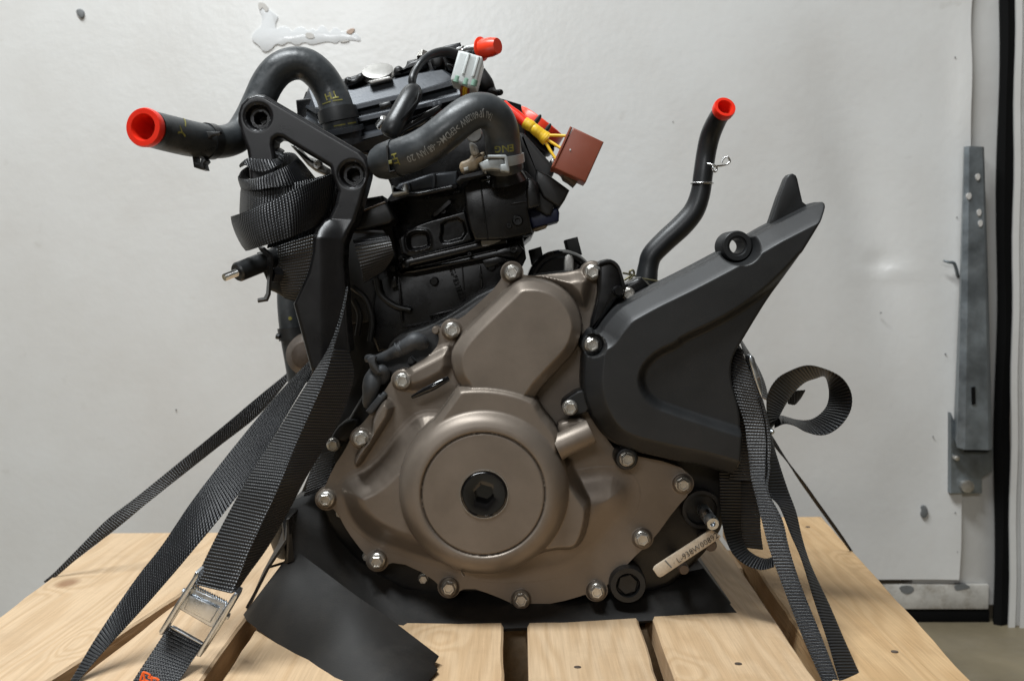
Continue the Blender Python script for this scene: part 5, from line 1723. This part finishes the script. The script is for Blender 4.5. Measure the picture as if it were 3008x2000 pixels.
# cam buckle
bk = slab('buckle', z('R', [(1190, 900), (1215, 850), (1480, 975), (1470, 1010), (1380, 1155), (1345, 1150), (1120, 1020), (1115, 1000)]), -.101, -.098, 'zinc', sA, bevel=.0009)
slab('cam_face', z('R', [(1195, 905), (1420, 1005), (1350, 1120), (1148, 1015)]), -.1035, -.100, 'zinc', bk, bevel=.0008)
for k in range(14):
    f0 = k / 14
    x, y = 1228 + (1478 - 1228) * f0, 838 + (965 - 838) * f0
    slab('tooth', z('R', [(x, y + 10), (x + 6, y - 2), (x + 13, y + 12), (x + 14, y + 24), (x, y + 20)]), -.1022, -.0985, 'zinc', bk, bevel=.0002, seg=1)
for q in ([(1238, 728), (1262, 732), (1258, 770), (1120, 1000), (985, 1215), (960, 1215), (958, 1185), (1085, 975), (1215, 775)], [(1540, 885), (1565, 895), (1555, 930), (1420, 1160), (1275, 1385), (1245, 1380), (1250, 1350), (1390, 1120), (1510, 925)]):
    slab('side_plate', z('R', q), -.108, -.094, 'zinc', bk, bevel=.0012)
for (x0, y0, x1, y1, r) in ((1160, 880, 1140, 872, 8), (1480, 1065, 1500, 1072, 9), (1060, 1150, 1300, 1285, 6)):
    rod('pin', PZ('R', x0, y0, -.099 + (.008 if r == 6 else 0)), PZ('R', x1, y1, -.099 + (.008 if r == 6 else 0)), px(r), 'zinc', bk, 14, .3)
for q in ([(815, 1560), (835, 1505), (850, 1500), (890, 1520), (880, 1540), (935, 1545), (960, 1560)], [(800, 1580), (850, 1560), (900, 1575), (950, 1568)], [(838, 1505), (852, 1570)], [(905, 1530), (900, 1580)]):
    tube('stitching', z('R', [(a_, b_, -.1235, 3.2) for a_, b_ in q]), 'orange', sA, 4, 8)

sB = empty('tie_down_strap', PZ('O', 250, 1540, -.11), 'black strap left of the buckle, twisting edge-on towards the lower left corner', 'strap', GRP)
ribbon('webbing', edge(('W', [(585, 480, .060), (440, 630, .045), (250, 850, .022), (0, 1160, -.005)]), ('R', [(1190, 220, -.022), (980, 530, -.045), (770, 800, -.066), (480, 1230, -.094), (285, 1560, -.118), (200, 1700, -.128)])),
       edge(('W', [(608, 545, .052), (490, 740, .030), (330, 1010, .006), (130, 1330, -.020)]), ('R', [(1190, 600, -.044), (960, 870, -.064), (790, 1060, -.080), (560, 1310, -.100), (345, 1560, -.120), (250, 1700, -.130)])), 'strap', sB, across=8)

sC = empty('tie_down_strap', PG(*z('O', [(105, 1335)])[0]), 'thin black strap stretched behind the others to the far left pallet edge', 'strap', GRP)
ribbon('webbing', edge(('W', [(520, 480, .21), (440, 560, .20), (250, 715, .19), (0, 925, .175)]), ('R', [(820, 130, .16), (560, 330, .152), (300, 590, .145), (150, 740, .138), (75, 803, .132)])),
       edge(('W', [(520, 540, .21), (465, 585, .20), (270, 815, .19), (0, 1030, .175)]), ('R', [(920, 160, .16), (640, 390, .152), (340, 620, .145), (162, 770, .138), (80, 812, .132)])), 'strap', sC)
_a, _b = PZ('R', 75, 803, .132), PZ('R', 82, 812, .132)

sD = empty('tie_down_strap', PZ('O', 1900, 1500, -.09), 'black strap with curled loose end hanging behind the black sprocket cover', 'strap', GRP)
YA = [.006, .003, .000, -.002, -.004, -.008, -.014, -.022, -.034, -.046, -.062, -.090, -.112, -.124]
la = edge(('N', [(955, 120), (905, 290), (912, 440), (960, 620), (1020, 810), (1045, 1000), (1065, 1200), (1105, 1400)]), ('Q', [(1010, 320), (1075, 560), (1180, 850), (1340, 1260), (1480, 1568), (1560, 1740)]))
ra_ = edge(('N', [(985, 130), (1062, 330), (1122, 480), (1185, 650), (1225, 820), (1245, 1000), (1240, 1200), (1230, 1400)]), ('Q', [(1170, 330), (1225, 560), (1320, 850), (1480, 1250), (1602, 1568), (1660, 1740)]))
ribbon('webbing', [p + (y_,) for p, y_ in zip(la, YA)], [p + (y_ - .004,) for p, y_ in zip(ra_, YA)], 'strap', sD, across=8)
lb = edge(('N', [(1130, 560), (1170, 700), (1195, 850), (1205, 1010), (1200, 1200), (1215, 1400)]), ('Q', [(1150, 230), (1235, 440), (1320, 640), (1420, 960), (1520, 1260), (1612, 1568), (1680, 1740)]))
rb2 = edge(('N', [(1170, 560), (1210, 700), (1245, 850), (1278, 1000), (1335, 1190), (1405, 1400)]), ('Q', [(1275, 270), (1325, 480), (1395, 690), (1530, 980), (1650, 1260), (1790, 1568), (1880, 1740)]))
YBB = [-.002, -.003, -.005, -.008, -.014, -.020, -.028, -.038, -.050, -.066, -.088, -.112, -.124]
ribbon('webbing', [p + (y_ - .005,) for p, y_ in zip(lb, YBB)], [p + (y_ + .006,) for p, y_ in zip(rb2, YBB)], 'strap', sD, across=8)
ribbon('webbing', z('N', [(940, 60, .030), (880, 230, .030), (872, 420, .030), (920, 620, .030), (945, 850, .030), (925, 1100, .030), (880, 1300, .030)]),
       z('N', [(1010, 160, .028), (1000, 300, .026), (1020, 460, .024), (1080, 640, .022), (1110, 850, .022), (1130, 1100, .024), (1130, 1300, .026)]), 'strap', sD)
# loose curl: one edge near, the other a strap's width behind
oe = z('N', [(1240, 850, .018), (1215, 700, .012), (1222, 540, .006), (1300, 405, .002), (1420, 330, .000), (1570, 282, .000), (1720, 310, .002), (1870, 385, .004), (1955, 510, .006), (1962, 650, .008), (1900, 775, .010), (1800, 865, .012), (1690, 898, .014), (1560, 868, .016), (1460, 815, .018), (1370, 798, .02), (1280, 835, .02)])
ie = z('N', [(1310, 760, .036), (1330, 720, .034), (1372, 640, .030), (1445, 530, .028), (1545, 435, .026), (1640, 398, .026), (1725, 380, .027), (1760, 470, .028), (1765, 560, .030), (1745, 640, .031), (1690, 710, .032), (1620, 755, .034), (1550, 768, .036), (1470, 760, .038), (1400, 740, .040), (1340, 725, .042), (1290, 740, .042)])
ribbon('loose_end', oe, ie, 'strap', sD)
ribbon('loose_end', z('N', [(1400, 560, .05), (1460, 510, .05), (1555, 500, .052)]), z('N', [(1400, 620, .05), (1460, 628, .05), (1500, 590, .054)]), 'strap', sD)
ribbon('webbing', z('N', [(975, 60, .014), (1020, 200, .012), (1080, 360, .010), (1150, 560, .006)]), z('N', [(990, 60, .03), (1110, 250, .03), (1190, 420, .03), (1235, 600, .03)]), 'strap', sD)
sb = slab('buckle', z('N', [(1050, 225), (1060, 195), (1080, 188), (1105, 210), (1130, 290), (1165, 400), (1180, 500), (1178, 600), (1150, 540), (1100, 390), (1075, 300)]), -.006, .006, 'zinc', sD, bevel=.0015)
c = PZ('N', 1140, 398, -.006)
rod('rivet', c + Vector((0, .004, 0)), c + Vector((0, -.001, 0)), px(5), 'rust', sb, 12)
rod('pin', PZ('N', 1230, 845, .004), PZ('N', 1270, 875, .000), px(7), 'zinc', sb, 12, .4)
# lower dark turn under the stud
ribbon('webbing', z('Q', [(690, -40, .030), (695, 150, .026), (705, 320, .020), (740, 480, .012), (800, 600, .004), (900, 680, -.004), (1010, 712, -.012), (1110, 690, -.020)]),
       z('Q', [(850, -40, .034), (850, 150, .032), (850, 320, .030), (862, 450, .026), (895, 545, .020), (960, 600, .012), (1040, 628, .004), (1110, 610, -.008)]), 'strap', sD)
ribbon('webbing', z('Q', [(830, -60, .045), (840, 180, .042), (850, 400, .04), (890, 548, .04)]), z('Q', [(985, -60, .04), (1000, 180, .036), (1003, 400, .034), (1022, 566, .034)]), 'strap', sD)

sE = empty('tie_down_strap', PG(*z('Q', [(1710, 575)])[0]), 'thin black strap stretched behind to the far right pallet edge', 'strap', GRP)
ribbon('webbing', edge(('N', [(1235, 870, .16), (1290, 950, .17)]), ('Q', [(1275, -10, .19), (1420, 200, .21), (1580, 420, .225), (1690, 570, .235)])),
       edge(('N', [(1235, 915, .16), (1290, 1010, .17)]), ('Q', [(1310, 5, .19), (1455, 205, .21), (1610, 420, .225), (1712, 572, .235)])), 'strap', sE)
sF = empty('tie_down_strap', PZ('W', 620, 1330, .06), 'short stretch of black strap seen between the buckle strap and the bronze cover', 'strap', GRP)
ribbon('webbing', z('W', [(640, 1080, .05), (590, 1200, .045), (560, 1310, .04), (545, 1350, .04)]), z('W', [(780, 1040, .05), (740, 1150, .045), (690, 1260, .04), (650, 1320, .04)]), 'strap', sF)
